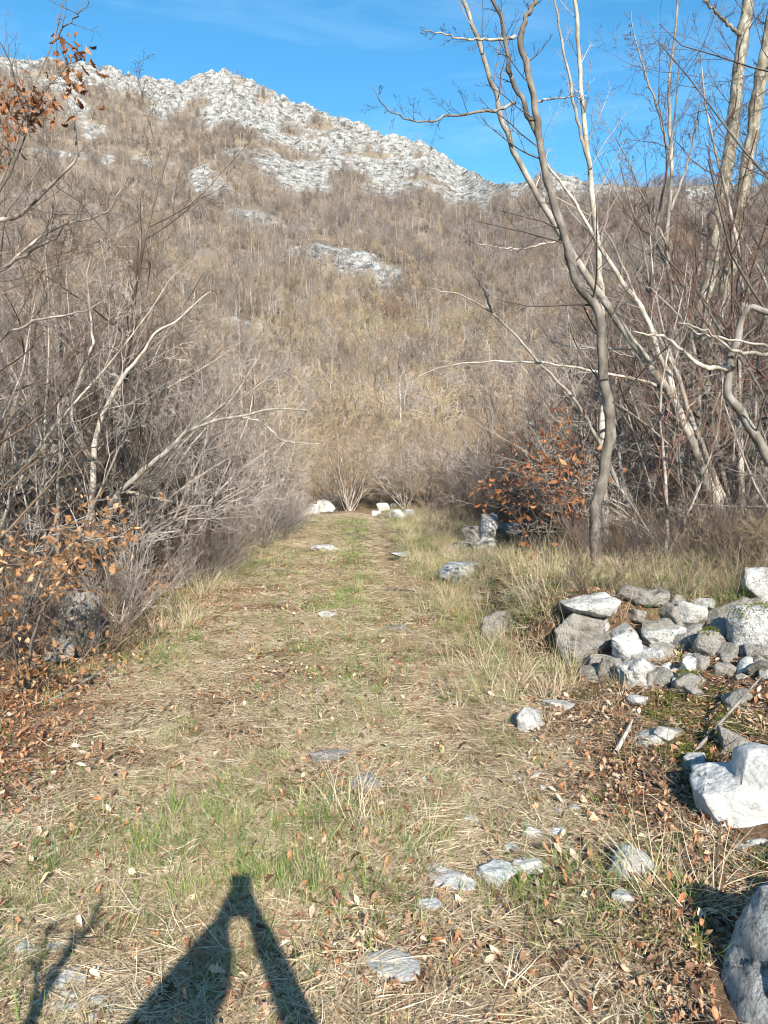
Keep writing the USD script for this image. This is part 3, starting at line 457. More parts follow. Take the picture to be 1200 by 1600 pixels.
YB = 9.6
traced_tree('leaning_tree', [
    traced([(1134, 868), (1125, 810), (1105, 760), (1090, 715), (1070, 665), (1050, 620), (1025, 585), (1000, 550), (970, 510), (945, 470), (920, 437), (890, 388), (870, 353), (835, 298), (810, 250), (785, 190), (770, 135), (750, 75), (735, 30), (712, -30)], YB, 8.6, .065, .02, 50),
    traced([(1132, 850), (1120, 780), (1100, 735), (1080, 690), (1060, 640), (1050, 600), (1025, 540), (1010, 495), (980, 450), (940, 390), (900, 320), (860, 265), (838, 225)], YB, 8.8, .05, .012, 36),
    traced([(1140, 855), (1125, 780), (1100, 700), (1075, 640), (1060, 590), (1030, 530), (1000, 480), (975, 420), (945, 360)], YB + .2, 9.4, .04, .01, 30),
    traced([(1030, 606), (1000, 595), (940, 582), (900, 575), (835, 565), (750, 565), (695, 572), (650, 590)], 9.4, 7.6, .02, .004),
    traced([(980, 790), (930, 680), (915, 650), (885, 610), (850, 575), (810, 530), (770, 490), (740, 470), (700, 455), (672, 450)], 9.5, 8.6, .03, .006, 26),
    traced([(770, 490), (755, 455), (738, 420), (725, 395)], 8.9, 8.7, .012, .004)],
    sp(10, 0.2, 0.25, 0.8, 0.25, 6, 4, 2), 22, 'pale_bark', 'pale_twigs', 'pale tree leaning left across the sky, several stems rising from one foot at the right')
traced_tree('slim_tree', [
    traced([(945, 800), (942, 650), (942, 550), (940, 475), (935, 400), (927, 325), (920, 250), (912, 190), (907, 115), (902, 50), (898, -40)], 10.2, 10.0, .05, .022, 36),
    traced([(922, 265), (905, 200), (890, 125), (877, 60), (866, 0), (860, -50)], 10, 9.9, .022, .01)],
    sp(11, 0.14, 0.3, 0.8, 0.3, 5, 4, 2), 23, 'pale_bark', 'pale_twigs', 'slim straight pale tree rising just behind the curved trunk')
traced_tree('twin_birch', [
    traced([(1085, 800), (1088, 640), (1093, 545), (1097, 490), (1110, 425), (1120, 340), (1132, 280), (1142, 225), (1150, 150), (1155, 100), (1162, 55), (1172, -20), (1178, -80)], 12.5, 12.2, .112, .085, 40),
    traced([(1090, 640), (1115, 540), (1132, 460), (1147, 380), (1157, 325), (1167, 265), (1175, 215), (1186, 140), (1200, 65), (1215, -30)], 12.5, 12.2, .108, .085, 36),
    traced([(1158, 55), (1140, 40), (1118, 18), (1100, 0)], 12.2, 12, .03, .015)],
    sp(13, 0.14, 0.3, 1.0, 0.2, 6, 4, 3), 24, 'mottled_bark', 'purple_twigs', 'tall birch with twin mottled pale trunks at the upper right edge', rmin=.002)
traced_tree('russet_tree', [
    traced([(1062, 800), (1060, 600), (1050, 460), (1042, 400), (1044, 340), (1049, 280), (1047, 200), (1045, 150), (1050, 90), (1056, 35), (1060, -20)], 11.4, 11.2, .05, .014, 36),
    traced([(1047, 250), (1030, 180), (1010, 120), (995, 70), (985, 20)], 11.3, 11, .02, .006), traced([(1046, 330), (1075, 250), (1090, 180), (1100, 130)], 11.3, 11, .02, .006), traced([(1047, 390), (1010, 320), (985, 260), (960, 210)], 11.3, 11, .02, .005)],
    sp(11, 0.2, 0.2, 0.8, 0.3, 6, 5, 3), 25, 'grey_bark', 'purple_twigs', 'slender tree with a haze of reddish twigs left of the twin birch', rmin=.002)
traced_tree('crooked_tree', [
    traced([(1260, 960), (1235, 800), (1200, 712), (1175, 675), (1155, 640), (1136, 605), (1140, 570), (1150, 535), (1160, 495), (1175, 482), (1200, 487), (1250, 500)], 7.4, 6.9, .065, .025, 36),
    traced([(1139, 575), (1100, 575), (1082, 562), (1065, 545), (1030, 525), (990, 520)], 7.1, 6.8, .026, .006),
    traced([(1230, 562), (1200, 555), (1155, 550), (1115, 525), (1085, 510), (1060, 505)], 7.0, 6.7, .022, .006),
    traced([(1200, 540), (1140, 530), (1090, 520), (1050, 480), (1000, 440)], 6.9, 6.8, .012, .003)],
    sp(7, 0.25, 0.3, 0.8, 0.2, 5, 4, 3), 26, 'pale_bark', 'pale_twigs', 'crooked pale tree twisting in from the right edge at mid height')
traced_tree('pale_tree', [
    traced([(140, 880), (142, 800), (145, 750), (150, 685), (160, 650), (175, 620), (195, 585), (220, 555), (245, 520), (270, 505), (300, 480), (330, 455)], 8.8, 8.2, .045, .006, 34),
    traced([(146, 720), (112, 650), (130, 575), (145, 530), (140, 480), (137, 440), (142, 400)], 8.8, 8.6, .026, .006, 24)],
    sp(11, 0.3, 0.2, 0.7, 0.35, 6, 5, 3), 27, 'pale_bark', 'pale_twigs', 'pale-stemmed tree rising through the left thicket behind the brown oak leaves')
traced_tree('arching_tree', [
    traced([(160, 860), (172, 800), (190, 765), (225, 735), (260, 705), (300, 670), (340, 657), (380, 650), (430, 640), (480, 641)], 8.4, 8.0, .04, .005, 30),
    traced([(302, 670), (322, 655), (350, 630), (370, 605), (392, 583)], 8.2, 7.9, .016, .004), traced([(380, 650), (410, 662), (450, 690), (500, 694)], 8.1, 7.8, .01, .003), traced([(190, 765), (240, 778), (272, 783)], 8.4, 8, .02, .006)],
    sp(11, 0.26, 0.2, 0.7, 0.3, 6, 5, 3), 28, 'pale_bark', 'pale_twigs', 'white-barked tree arching low to the right out of the left thicket')
traced_tree('thin_pale_sapling', [
    traced([(284, 868), (285, 845), (295, 800), (310, 750), (320, 700), (330, 640)], 9.6, 9.4, .02, .005), traced([(298, 875), (325, 800), (345, 755), (362, 725), (390, 680)], 9.6, 9.2, .016, .004)],
    sp(7, 0.3, 0.3, 0.5, 0.3, 5, 4, 2), 29, 'pale_bark', 'pale_twigs', 'thin greenish-grey sapling at the right edge of the left thicket')
traced_tree('overhanging_tree', [
    traced([(-180, 1000), (-150, 800), (-110, 600), (-60, 460), (0, 345), (20, 340), (55, 315), (90, 280), (120, 240), (118, 205), (110, 170)], 5.8, 5.4, .05, .006, 30),
    traced([(-90, 520), (-20, 440), (45, 395), (85, 370), (110, 345)], 5.7, 5.4, .018, .004), traced([(-70, 480), (0, 425), (100, 350), (160, 335), (185, 305), (200, 280)], 5.7, 5.2, .014, .003), traced([(-110, 600), (0, 530), (60, 500), (120, 490), (170, 465)], 5.7, 5.3, .016, .003)],
    sp(12, 0.24, 0.3, 0.7, 0.2, 6, 5, 2), 30, 'grey_bark', 'grey_twigs', 'tree whose bare crooked branches reach in from the left edge above the thicket')

# ------------------------------------------------------------------ leaves
def leaf_mesh(rng, L, curl=None, lobes=True):
    st = np.array([0, .12, .22, .33, .42, .54, .63, .75, .84, 1.0]); wd = np.array([.015, .10, .085, .22, .12, .29, .16, .25, .13, .0]) if lobes else np.array([.015, .08, .14, .19, .22, .24, .22, .18, .1, .0])
    curl = rng.normal(0, 2.3) if curl is None else curl; fold = rng.uniform(0.1, 1.1); side = rng.normal(0, 0.4); tw = rng.normal(0, 0.6)
    x, z, a = np.zeros(10), np.zeros(10), 0.0
    for i in range(1, 10):
        a = curl * (st[i] - .5 * 0) ; x[i] = x[i - 1] + math.cos(a) * (st[i] - st[i - 1]); z[i] = z[i - 1] + math.sin(a) * (st[i] - st[i - 1])
    y = side * st * st * 0.3; v = []
    for s in (-1, 0, 1):
        w = wd * rng.uniform(0.85, 1.15, 10) * s; roll = tw * st
        v.append(np.stack([x, y + w * np.cos(fold) * np.cos(roll), z + np.abs(w) * np.sin(fold) + w * np.sin(roll)], 1))
    v = np.concatenate(v) * L; f = []
    for b in (0, 10):
        for i in range(9): f += [[b + i, b + i + 1, b + 11 + i], [b + i, b + 11 + i, b + 10 + i]]
    return v, np.array(f)
def spin(v, rng, down=0.0):
    q = rng.normal(size=3); q[2] -= down; x = q / np.linalg.norm(q); y = np.cross(rng.normal(size=3), x); y /= np.linalg.norm(y); return v @ np.stack([x, y, np.cross(x, y)])
def leafy(t, rng, base, spots, per, L, mat, limit=300, spread=0.09, down=0.5, name='leaf'):
    """single leaves as parts, the rest beyond the limit as one part"""
    out, rest = 0, []
    order = rng.permutation(np.repeat(np.arange(len(spots)), per))
    for i in order:
        v, f = leaf_mesh(rng, L * rng.uniform(0.6, 1.15)); v = spin(v, rng, down) + np.asarray(spots[i]) - base + rng.normal(0, spread, 3)
        if out < limit: obj(name, (v, f), mat, t, smooth=True); out += 1
        else: rest.append((v, f))
    if rest: obj('leaves', join(rest), mat, t, smooth=True, kind='stuff')
def oak(name, seed, base_px, stems, clusters, Y, per, L, mat, label, bark='brown_bark', r0=.014, cat='oak shrub', spread=.07):
    rng = np.random.default_rng(seed); b = ground_hit(*base_px) if isinstance(base_px[0], (int, float)) and len(base_px) == 2 else np.array(base_px); b = np.array(b, float)
    t = thing(name, b, label=label, cat=cat); tw = []; tips = []
    for k, pts in enumerate(stems):
        P, R = traced(pts, Y, Y, r0 if k == 0 else r0 * .45, .0025, 14); P = P - b
        obj('stem', tubes(P[None], R[None], 6), bark, t, smooth=True)
        c, _ = crown_on(rng, P[None], R[None], np.array([1.1]), [(6, .3, .7, .35, .5, 4, .12, .1, 3), (4, .2, .7, .5, .6, 3, .15, 0, 3)], .0012); tw += c
    for (px, py, spreadpx, n) in clusters:
        for _ in range(n):
            q = at(px + rng.normal(0, spreadpx), py + rng.normal(0, spreadpx * .8), Y + rng.normal(0, .22)); tips.append(q)
            S = min((np.concatenate([traced(s, Y, Y, .01, .01, 14)[0] for s in stems])), key=lambda s: np.linalg.norm(s - q)); L2 = np.linalg.norm(q - S)
            P, R = shoots(rng, np.array([S - b]), np.array([q - S]) + rng.normal(0, .05, (1, 3)), np.array([L2]), np.array([.0035]), np.array([.0015]), 5, .1, 0.0); P[0] += (np.linspace(0, 1, 6)[:, None]) * ((q - b) - P[0, -1]); tw.append(tubes(P, R, 3))
    obj('twigs', join(tw), bark, t, smooth=True, kind='stuff'); leafy(t, rng, b, tips, per, L, mat, spread=spread); return t
oak('oak_shrub', 41, (40, 1105), [[(38, 1105), (50, 1000), (80, 930), (120, 860), (150, 800)], [(36, 1105), (20, 1000), (8, 930), (0, 860), (10, 690)], [(42, 1100), (80, 1060), (120, 1030), (150, 1000)]],
    [(140, 815, 20, 14), (105, 870, 22, 22), (165, 855, 18, 10), (50, 870, 26, 14), (10, 875, 16, 9), (12, 965, 16, 14), (40, 1040, 20, 10), (95, 990, 12, 4), (120, 1035, 18, 6), (15, 1090, 16, 10), (95, 905, 18, 12), (190, 820, 12, 5), (60, 1060, 16, 8)],
    5.0, 5, 0.075, 'oak_leaves', 'oak shrub with orange-brown dead leaves at the left edge of the path')
oak('oak_sprig', 42, (268, 985), [[(268, 985), (270, 950), (266, 905)]], [(266, 900, 10, 5), (262, 782, 5, 2), (232, 965, 5, 1)], 7.0, 3, 0.07, 'oak_leaves', 'small sprig of orange dead leaves beside the left fringe of twigs', r0=.006, cat='oak sprig', spread=.05)
oak('oak_sapling', 43, (855, 880), [[(855, 882), (860, 820), (868, 760), (880, 690)], [(853, 882), (840, 820), (820, 770), (800, 730)], [(856, 882), (890, 820), (905, 760), (915, 720)], [(853, 882), (820, 830), (790, 790), (768, 768)]],
    [(880, 680, 20, 14), (905, 715, 20, 14), (850, 725, 24, 16), (880, 755, 24, 16), (815, 735, 16, 9), (790, 768, 18, 9), (770, 762, 8, 4), (910, 760, 14, 6), (840, 790, 16, 5), (838, 862, 5, 3), (885, 790, 10, 4)],
    7.7, 5, 0.085, 'russet_leaves', 'young oak full of russet dead leaves at the foot of the right thicket', spread=.08, cat='oak')
oak('tall_oak', 44, (-2.98, 4.9, gz(-2.98, 4.9)), [[(-150, 1110), (-120, 800), (-60, 500), (-20, 330), (20, 235), (45, 150), (70, 90), (95, 30), (110, -30)], [(-20, 330), (30, 240), (65, 150), (100, 110), (125, 90)], [(35, 180), (15, 100), (-10, 50)], [(80, 70), (110, 35), (140, 8)], [(-60, 420), (-10, 330), (0, 240)]],
    [(25, 160, 9, 9), (70, 165, 9, 10), (112, 132, 6, 5), (100, 75, 5, 4), (120, 92, 5, 4), (6, 180, 8, 7), (3, 215, 6, 5), (15, 140, 7, 5)],
    4.9, 4, 0.075, 'russet_leaves', 'tall oak at the left edge holding dark brown leaves against the sky', r0=.016, spread=.06, cat='oak')

# ------------------------------------------------------------------ stones
def stone_mesh(rng, dims, sub=4, planes=9, rough=0.06, sharp=30.0):
    s = trimesh.creation.icosphere(subdivisions=sub); d = np.array(s.vertices); n = norm(rng.normal(size=(planes, 3))); n = np.concatenate([n, [[0, 0, 1], [0, 0, -1]]]); h = np.concatenate([rng.uniform(0.62, 1.0, planes), [rng.uniform(.7, .95), .9]])
    q = np.maximum(n @ d.T, 0.02) / h[:, None]; r = (q ** sharp).sum(0) ** (-1 / sharp); r = np.minimum(r, 1.4)
    v = d * r[:, None]; o = rng.uniform(0, 50, 3)
    v = v * (1 + rough * 4 * (meshkit.fbm(v * 1.6 + o, 3, 3) - .5) + rough * 1.6 * (meshkit.fbm(v * 7 + o, 3, 5) - .5))[:, None]
    e = (v.max(0) - v.min(0)) / 2; v = (v - (v.max(0) + v.min(0)) / 2) / e * np.asarray(dims) / 2
    return v, np.array(s.faces)
def rotz(v, a): c, s = math.cos(a), math.sin(a); return v @ np.array([[c, s, 0], [-s, c, 0], [0, 0, 1]])
def tilt(v, ax, a): return trimesh.transform_points(v, trimesh.transformations.rotation_matrix(a, ax))
STONES = []
def hewn_mesh(rng, polys, depth, size, rough):
    """a stone with the given outlines (x, z): each a hull of a front, a widest and a back ring, joined, then roughened"""
    parts = []
    for q in polys:
        q = np.asarray(q); c = q.mean(0); rings = []
        for y, k in ((-.5, .62), (-.28, .93), (.05, 1.0), (.5, .7)):
            o = rng.normal(0, .07, q.shape) * np.ptp(q, axis=0); p = c + (q - c) * k + o * (k < .99); rings.append(np.stack([p[:, 0], np.full(len(p), y * depth) + rng.normal(0, .06 * depth, len(p)), p[:, 1]], 1))
        parts.append(manifold3d.Manifold.hull_points(np.concatenate(rings).astype(np.float32)))
    m = manifold3d.Manifold.batch_boolean(parts, manifold3d.OpType.Add).refine_to_length(size / 26).to_mesh(); t = trimesh.Trimesh(m.vert_properties[:, :3], m.tri_verts, process=True)
    trimesh.smoothing.filter_taubin(t, iterations=2); o = rng.uniform(0, 50, 3); v = np.array(t.vertices); nn = np.array(t.vertex_normals); w = v / size
    d = rough * size * (1.8 * (meshkit.fbm(w * 3 + o, 3, 3) - .5) + .9 * (meshkit.fbm(w * 11 + o, 3, 5) - .5)); h, d1, e1 = (worley(v[:, 0] + v[:, 1] * .6, v[:, 2] + v[:, 1] * .5, size / 3.2, rng)); d += rough * size * .45 * (h - .5) - rough * size * .5 * (1 - sst(0, .1, e1))
    return v + nn * d[:, None], np.array(t.faces)
def stone(seed, box, label, mat='limestone', Y=None, depth=0.8, group=None, lift=0.0, ry=0.0, rough=0.05, sub=4, sink=0.12, moss=False, name='stone', planes=9, rx=0.0, outline=None, squash=1.0):
    """box: left, top, right, bottom in the photograph"""
    rng = np.random.default_rng(seed); x0, y0, x1, y1 = box; cx = (x0 + x1) / 2
    if Y is None: Y = ground_hit(cx, y1 - 0.15 * (y1 - y0))[1] + 0.02
    a, b = at(cx, y0, Y), at(cx, y1, Y); w = (x1 - x0) / F * Y; h = max((y1 - y0) / F * Y * 1.05, 0.02); c = (a + b) / 2
    flat = (y1 - y0) < 0.45 * (x1 - x0)
    if Y < 6 and flat: h = max(0.06 * w, (a[2] - b[2]) * 0.7)
    h *= squash
    v, f = stone_mesh(rng, (w, max(depth * w, 0.7 * h), h * (1 + sink)), sub, planes, rough)
    if outline is not None:
        v, f = hewn_mesh(rng, [[(lambda g: (g[0] - c[0], g[2] - c[2]))(at(px, py, Y)) for px, py in o] for o in outline], max(depth * w, .7 * h), max(w, h), rough)
    v = tilt(v, [0, 1, 0], ry); v = tilt(v, [1, 0, 0], rx); loc = np.array([c[0], Y + 0.25 * depth * w, c[2] - h * sink * .5 + lift])
    STONES.append((loc[0], loc[1], .42 * w)) 
    t = thing(name, loc, label=label, cat='stone', group=group) if moss else None
    if moss:
        obj('rock', (v, f), mat, t, smooth=40); rr = np.random.default_rng(seed + 1)
        top = v[(v[:, 2] > np.quantile(v[:, 2], .8)) & (v[:, 0] < np.quantile(v[:, 0], .75))]; pts = top[rr.integers(0, len(top), 260)]; D = norm(rr.normal(0, .5, (260, 3)) + [0, 0, 1]); P, R = shoots(rr, pts, D, np.full(260, .022), np.full(260, .004), np.full(260, .001), 2, .3, 0); obj('moss', tubes(P, R, 3), 'moss', t, smooth=True, kind='stuff')
        return t
    p = obj(name, (v, f), mat, smooth=40, label=label, cat='stone', group=group); UsdGeom.Xformable(p).AddTranslateOp().Set(Gf.Vec3d(*map(float, loc))); return p
stone(1, (880, 930, 970, 968), 'long flat pale slab lying on top of the tumbled wall', 'limestone', 5.72, .9, sink=.0, outline=[[(882, 945), (905, 938), (950, 931), (968, 940), (966, 955), (950, 967), (930, 963), (900, 956)]])
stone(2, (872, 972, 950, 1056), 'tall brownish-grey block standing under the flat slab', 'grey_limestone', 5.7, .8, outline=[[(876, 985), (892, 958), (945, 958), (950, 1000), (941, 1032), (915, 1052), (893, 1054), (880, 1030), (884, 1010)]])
stone(3, (958, 990, 1008, 1030), 'small white block with a clean top right of the tall block', 'white_limestone', 5.4, 1, outline=[[(960, 995), (985, 990), (1004, 1001), (1007, 1025), (985, 1031), (961, 1024)]])
stone(4, (1000, 972, 1046, 1018), 'rounded grey stone covered in litter behind the small white block', 'grey_limestone', 5.6, .9)
stone(5, (968, 1028, 1040, 1104), 'rough cracked white block in the lower row of the tumbled wall', 'limestone', 5.0, .9, rough=.09, outline=[[(970, 1042), (1000, 1029), (1037, 1040), (1034, 1070), (1017, 1096), (995, 1104), (980, 1084)]])
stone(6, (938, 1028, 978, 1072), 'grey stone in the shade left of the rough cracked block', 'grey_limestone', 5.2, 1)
stone(7, (1064, 1028, 1090, 1052), 'fist-sized white stone right of the rough cracked block', 'white_limestone', 4.95, 1, sub=3)
stone(8, (1142, 938, 1260, 1050), 'large mossy lichen-spotted boulder at the right edge', 'lichen_limestone', 5.1, .6, moss=True, rough=.06, name='boulder', outline=[[(1144, 962), (1160, 942), (1230, 938), (1262, 1000), (1240, 1052), (1190, 1044), (1165, 1026), (1147, 996)]])
stone(9, (1168, 890, 1220, 932), 'pale stone perched at the right edge above the large boulder', 'limestone', 5.7, .9)
stone(10, (806, 1102, 852, 1150), 'white upright stone on the grass edge in front of the tumbled wall', 'limestone', None, .7, rough=.07, outline=[[(809, 1116), (820, 1103), (847, 1110), (851, 1130), (828, 1150), (810, 1146)]])
stone(11, (848, 1094, 902, 1114), 'flat white stone just behind the upright one on the grass edge', 'limestone', None, .5)
stone(12, (1090, 1165, 1290, 1318), 'big smooth white boulder with pointed left end at the right edge', 'white_limestone', 3.2, .5, rough=.03, name='boulder', outline=[[(1094, 1238), (1112, 1224), (1135, 1220), (1175, 1226), (1230, 1236), (1260, 1320), (1200, 1335), (1142, 1330), (1108, 1280)], [(1152, 1232), (1170, 1172), (1205, 1164), (1280, 1200), (1280, 1325), (1180, 1330)], [(1116, 1222), (1165, 1212), (1200, 1195), (1235, 1310), (1125, 1310)]])
stone(14, (1148, 1318, 1260, 1392), 'grey-white stone wedged below the big smooth boulder', 'limestone', 2.95, .6, outline=[[(1150, 1328), (1200, 1316), (1262, 1330), (1252, 1394), (1190, 1388), (1158, 1364)]])
def corner_boulder():
    c = np.array([1.4, 1.9, 0.1]); drop = np.array([.03, 0, -.13]); h = [(.90, 2.18, -.25), (.97, 1.4, -.25), (1.9, 1.4, -.25), (1.9, 2.35, -.25), (.98, 2.22, .12), (1.02, 1.45, .15), (1.95, 1.4, .15), (1.95, 2.4, .15), (1.13, 2.28, .38), (1.18, 1.6, .42), (1.8, 1.5, .45), (1.8, 2.3, .4)]
    rng = np.random.default_rng(15); m = manifold3d.Manifold.hull_points((np.array(h) - c).astype(np.float32)).refine_to_length(.035).to_mesh(); t = trimesh.Trimesh(m.vert_properties[:, :3], m.tri_verts); trimesh.smoothing.filter_taubin(t, iterations=10); v, nn = np.array(t.vertices), np.array(t.vertex_normals)
    d = .11 * (meshkit.fbm(v * 2.2 + 9, 4, 3) - .5) + .07 * (meshkit.fbm(v * 8 + 3, 3, 5) - .5); hh, d1, e1 = worley(v[:, 0] + v[:, 1] * .8, v[:, 2] + v[:, 1] * .3, .22, rng); d += .05 * (hh - .5) - .025 * (1 - sst(0, .12, e1)); v = v + nn * d[:, None]; f = np.array(t.faces)
    p = obj('boulder', (v, f), 'lichen_limestone', smooth=40, label='huge grey boulder with a shaded face in the bottom right corner', cat='stone'); UsdGeom.Xformable(p).AddTranslateOp().Set(Gf.Vec3d(*map(float, c + drop))); STONES.append((c[0], c[1] + .1, .45))
corner_boulder()
stone(16, (942, 1326, 1022, 1384), 'wedge-shaped white stone poking out of the leaf litter', 'limestone', None, .6, outline=[[(945, 1386), (960, 1346), (980, 1327), (1006, 1329), (1023, 1346), (1002, 1364), (978, 1384)]])
stone(90, (1008, 1052, 1062, 1098), 'dark grey stone half under litter between the cracked block and the mossy lump', 'grey_limestone', 4.9, .9)
stone(91, (1086, 985, 1142, 1036), 'dark weathered stone left of the mossy boulder', 'grey_limestone', 5.2, .9, moss=True)
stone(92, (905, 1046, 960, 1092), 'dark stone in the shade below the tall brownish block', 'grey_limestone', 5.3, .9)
stone(93, (1048, 1058, 1122, 1112), 'moss-covered lump right of the cracked block', 'grey_limestone', 4.7, .9, moss=True)
stone(94, (1040, 980, 1082, 1016), 'grey stone at the back of the tumbled wall', 'grey_limestone', 5.6, .9)
stone(95, (1120, 1040, 1175, 1090), 'brown-stained stone below the mossy boulder', 'grey_limestone', 4.8, .9)
stone(96, (1000, 955, 1050, 985), 'low mossy stone behind the tumbled wall', 'grey_limestone', 6.0, .9, moss=True)
_r = np.random.default_rng(91)
for i in range(96):
    x = _r.uniform(1.38, 3.3); yy = 5.95 - .25 * (x - 2) - _r.uniform(0, .6); sz = _r.uniform(.1, .32)
    if i > 54: x = _r.uniform(1.5, 2.75); yy = _r.uniform(max(3.5, 1.9 * x), 5.5); sz = _r.uniform(.07, .2)
    z = gz(x, yy) + _r.uniform(-.02, .05); f_ = _r.random()
    v, f = stone_mesh(_r, (sz * _r.uniform(.9, 1.5), sz, sz * _r.uniform(.55, .9)), 3, 8, .07, 26.0); v = tilt(v, [0, 1, 0], _r.normal(0, .35)); v = tilt(v, [1, 0, 0], _r.normal(0, .3))
    p = obj('rubble_stone', (v, f), 'grey_limestone' if f_ < .72 else 'lichen_limestone' if f_ < .88 else 'limestone', smooth=40, label=('grey' if f_ < .72 else 'spotted' if f_ < .88 else 'pale') + (' rubble stone of the tumbled wall ' if i < 55 else ' half-sunk stone on the bank below the wall, ') + ('beside the tall block' if x < 1.75 else 'behind the cracked white block' if x < 2.1 else 'left of the mossy boulder' if x < 2.6 else 'against the mossy boulder'), cat='stone', group='rubble of the tumbled wall'); UsdGeom.Xformable(p).AddTranslateOp().Set(Gf.Vec3d(x, yy, z)); STONES.append((x, yy, sz * .3))
stone(17, (955, 1398, 994, 1428), 'small pale stone beside the heap of straw', 'limestone', None, .9, sub=3)
stone(18, (752, 956, 812, 1004), 'rough grey stone sunk in the grass right of the path', 'grey_limestone', None, .8, rough=.09)
stone(19, (750, 803, 780, 848), 'upright pointed pale stone crowning the far stone heap', 'limestone', 13.6, .8, rough=.09)
stone(20, (722, 822, 752, 852), 'grey stone leaning on the left of the upright one', 'grey_limestone', 13.6, 1)
stone(21, (698, 848, 745, 870), 'low grey stone at the left foot of the far stone heap', 'grey_limestone', 13.2, .9)
stone(22, (776, 818, 822, 846), 'dark grey stone on the right of the far stone heap', 'grey_limestone', 13.8, .9)
stone(23, (742, 840, 775, 864), 'grey-white stone at the front of the far stone heap', 'limestone', 13.2, .9)
stone(24, (686, 882, 774, 912), 'broad flat grey slab in the long grass right of the path', 'limestone', None, .6)
stone(25, (474, 788, 500, 807), 'rough pale stone left of the fan-shaped shrub at the path end', 'limestone', None, .8, rough=.12)
stone(26, (494, 781, 524, 804), 'larger rough pale stone touching the fan-shaped shrub at the path end', 'limestone', None, .8, rough=.12)
for i, bx in enumerate([(588, 786, 612, 800), (606, 796, 634, 814), (628, 796, 652, 808), (580, 798, 596, 808), (610, 786, 622, 794)]):
    stone(30 + i, bx, ['white stone at the back of the row at the path end', 'largest white stone of the row at the path end', 'flat white stone at the right of the row at the path end', 'small stone at the left of the row at the path end', 'small pointed stone atop the row at the path end'][i], 'limestone', None, .8, sub=3)
for i, (bx, lb, mt) in enumerate([
    ((655, 1366, 748, 1402), 'left piece of the long pale ledge across the lower path', 'white_limestone'), ((735, 1360, 815, 1396), 'middle piece of the long pale ledge across the lower path', 'white_limestone'), ((800, 1346, 858, 1376), 'right piece of the long pale ledge across the lower path', 'white_limestone'),
    ((816, 1296, 856, 1318), 'small white stone left of the pair above the long ledge', 'white_limestone'), ((852, 1296, 890, 1316), 'small white stone right of the pair above the long ledge', 'white_limestone'), ((782, 1322, 820, 1342), 'flat pale stone just above the long ledge', 'limestone'),
    ((718, 1275, 754, 1296), 'lone pale stone in the litter above the ledge', 'limestone'), ((644, 1410, 692, 1436), 'square pale block just below the left end of the ledge', 'white_limestone'), ((566, 1508, 660, 1546), 'flat pale rock flush with the path near the bottom', 'limestone'),
    ((482, 1172, 546, 1198), 'brownish flat rock showing in the middle of the path', 'grey_limestone'), ((543, 1212, 604, 1244), 'brownish slab right of the flat mid-path rock', 'grey_limestone'), ((496, 953, 528, 970), 'small pale stone on the trodden grass far up the path', 'limestone'),
    ((603, 977, 637, 992), 'flat stone on the right track of the path', 'grey_limestone'), ((484, 850, 532, 864), 'white bare rock patch left of the far path', 'limestone'), ((610, 862, 650, 874), 'pale bare rock in the right rut of the far path', 'limestone'),
    ((18, 1478, 62, 1508), 'grey stone under the dead leaves near the lower left corner', 'limestone'), ((66, 1476, 104, 1500), 'pale flat stone beside the lower left shadow', 'limestone'), ((740, 1330, 780, 1346), 'low grey stone between litter and ledge', 'grey_limestone'),
    ((720, 1350, 752, 1364), 'little flat stone touching the back of the ledge', 'limestone'), ((590, 1535, 625, 1552), 'small flat stone in front of the bottom flat rock', 'limestone')]):
    stone(50 + i, bx, lb, mt, None, .8, sink=.15, rough=.12, sub=4, lift=0.008, squash=.6)
stone(80, (68, 908, 152, 1002), 'grey-white boulder hidden behind twigs left of the path', 'grey_limestone', 6.3, .7, name='boulder', rough=.08, lift=-.1)
stone(81, (58, 1000, 118, 1030), 'low pale stone at the foot of the hidden left boulder', 'grey_limestone', 5.7, .8)
_r = np.random.default_rng(88); _c = ground_hit(110, 1575); STONES.append((_c[0], _c[1], .14)); STONES.append((_c[0] + .12, _c[1] + .02, .1))
for i in range(34):
    px, py = _r.normal(115, 42), _r.uniform(1535, 1612); s = _r.uniform(14, 34)
    stone(400 + i, (px - s / 2, py - s * .32, px + s / 2, py + s * .32), 'small pale stone of the rubble patch in the lower left corner', 'limestone', None, .9, group='rubble in the lower left corner', sub=2, sink=0, lift=.012, rough=.1, name='rubble_stone')
for i in range(26):
    px, py = _r.uniform(660, 900), _r.uniform(1215, 1345); s = _r.uniform(8, 20)
    stone(450 + i, (px - s / 2, py - s * .3, px + s / 2, py + s * .3), 'pebble scattered in the leaf litter above the ledge', 'limestone', None, .9, group='pebbles above the ledge', sub=2, sink=0, lift=.008, rough=.1, name='pebble')

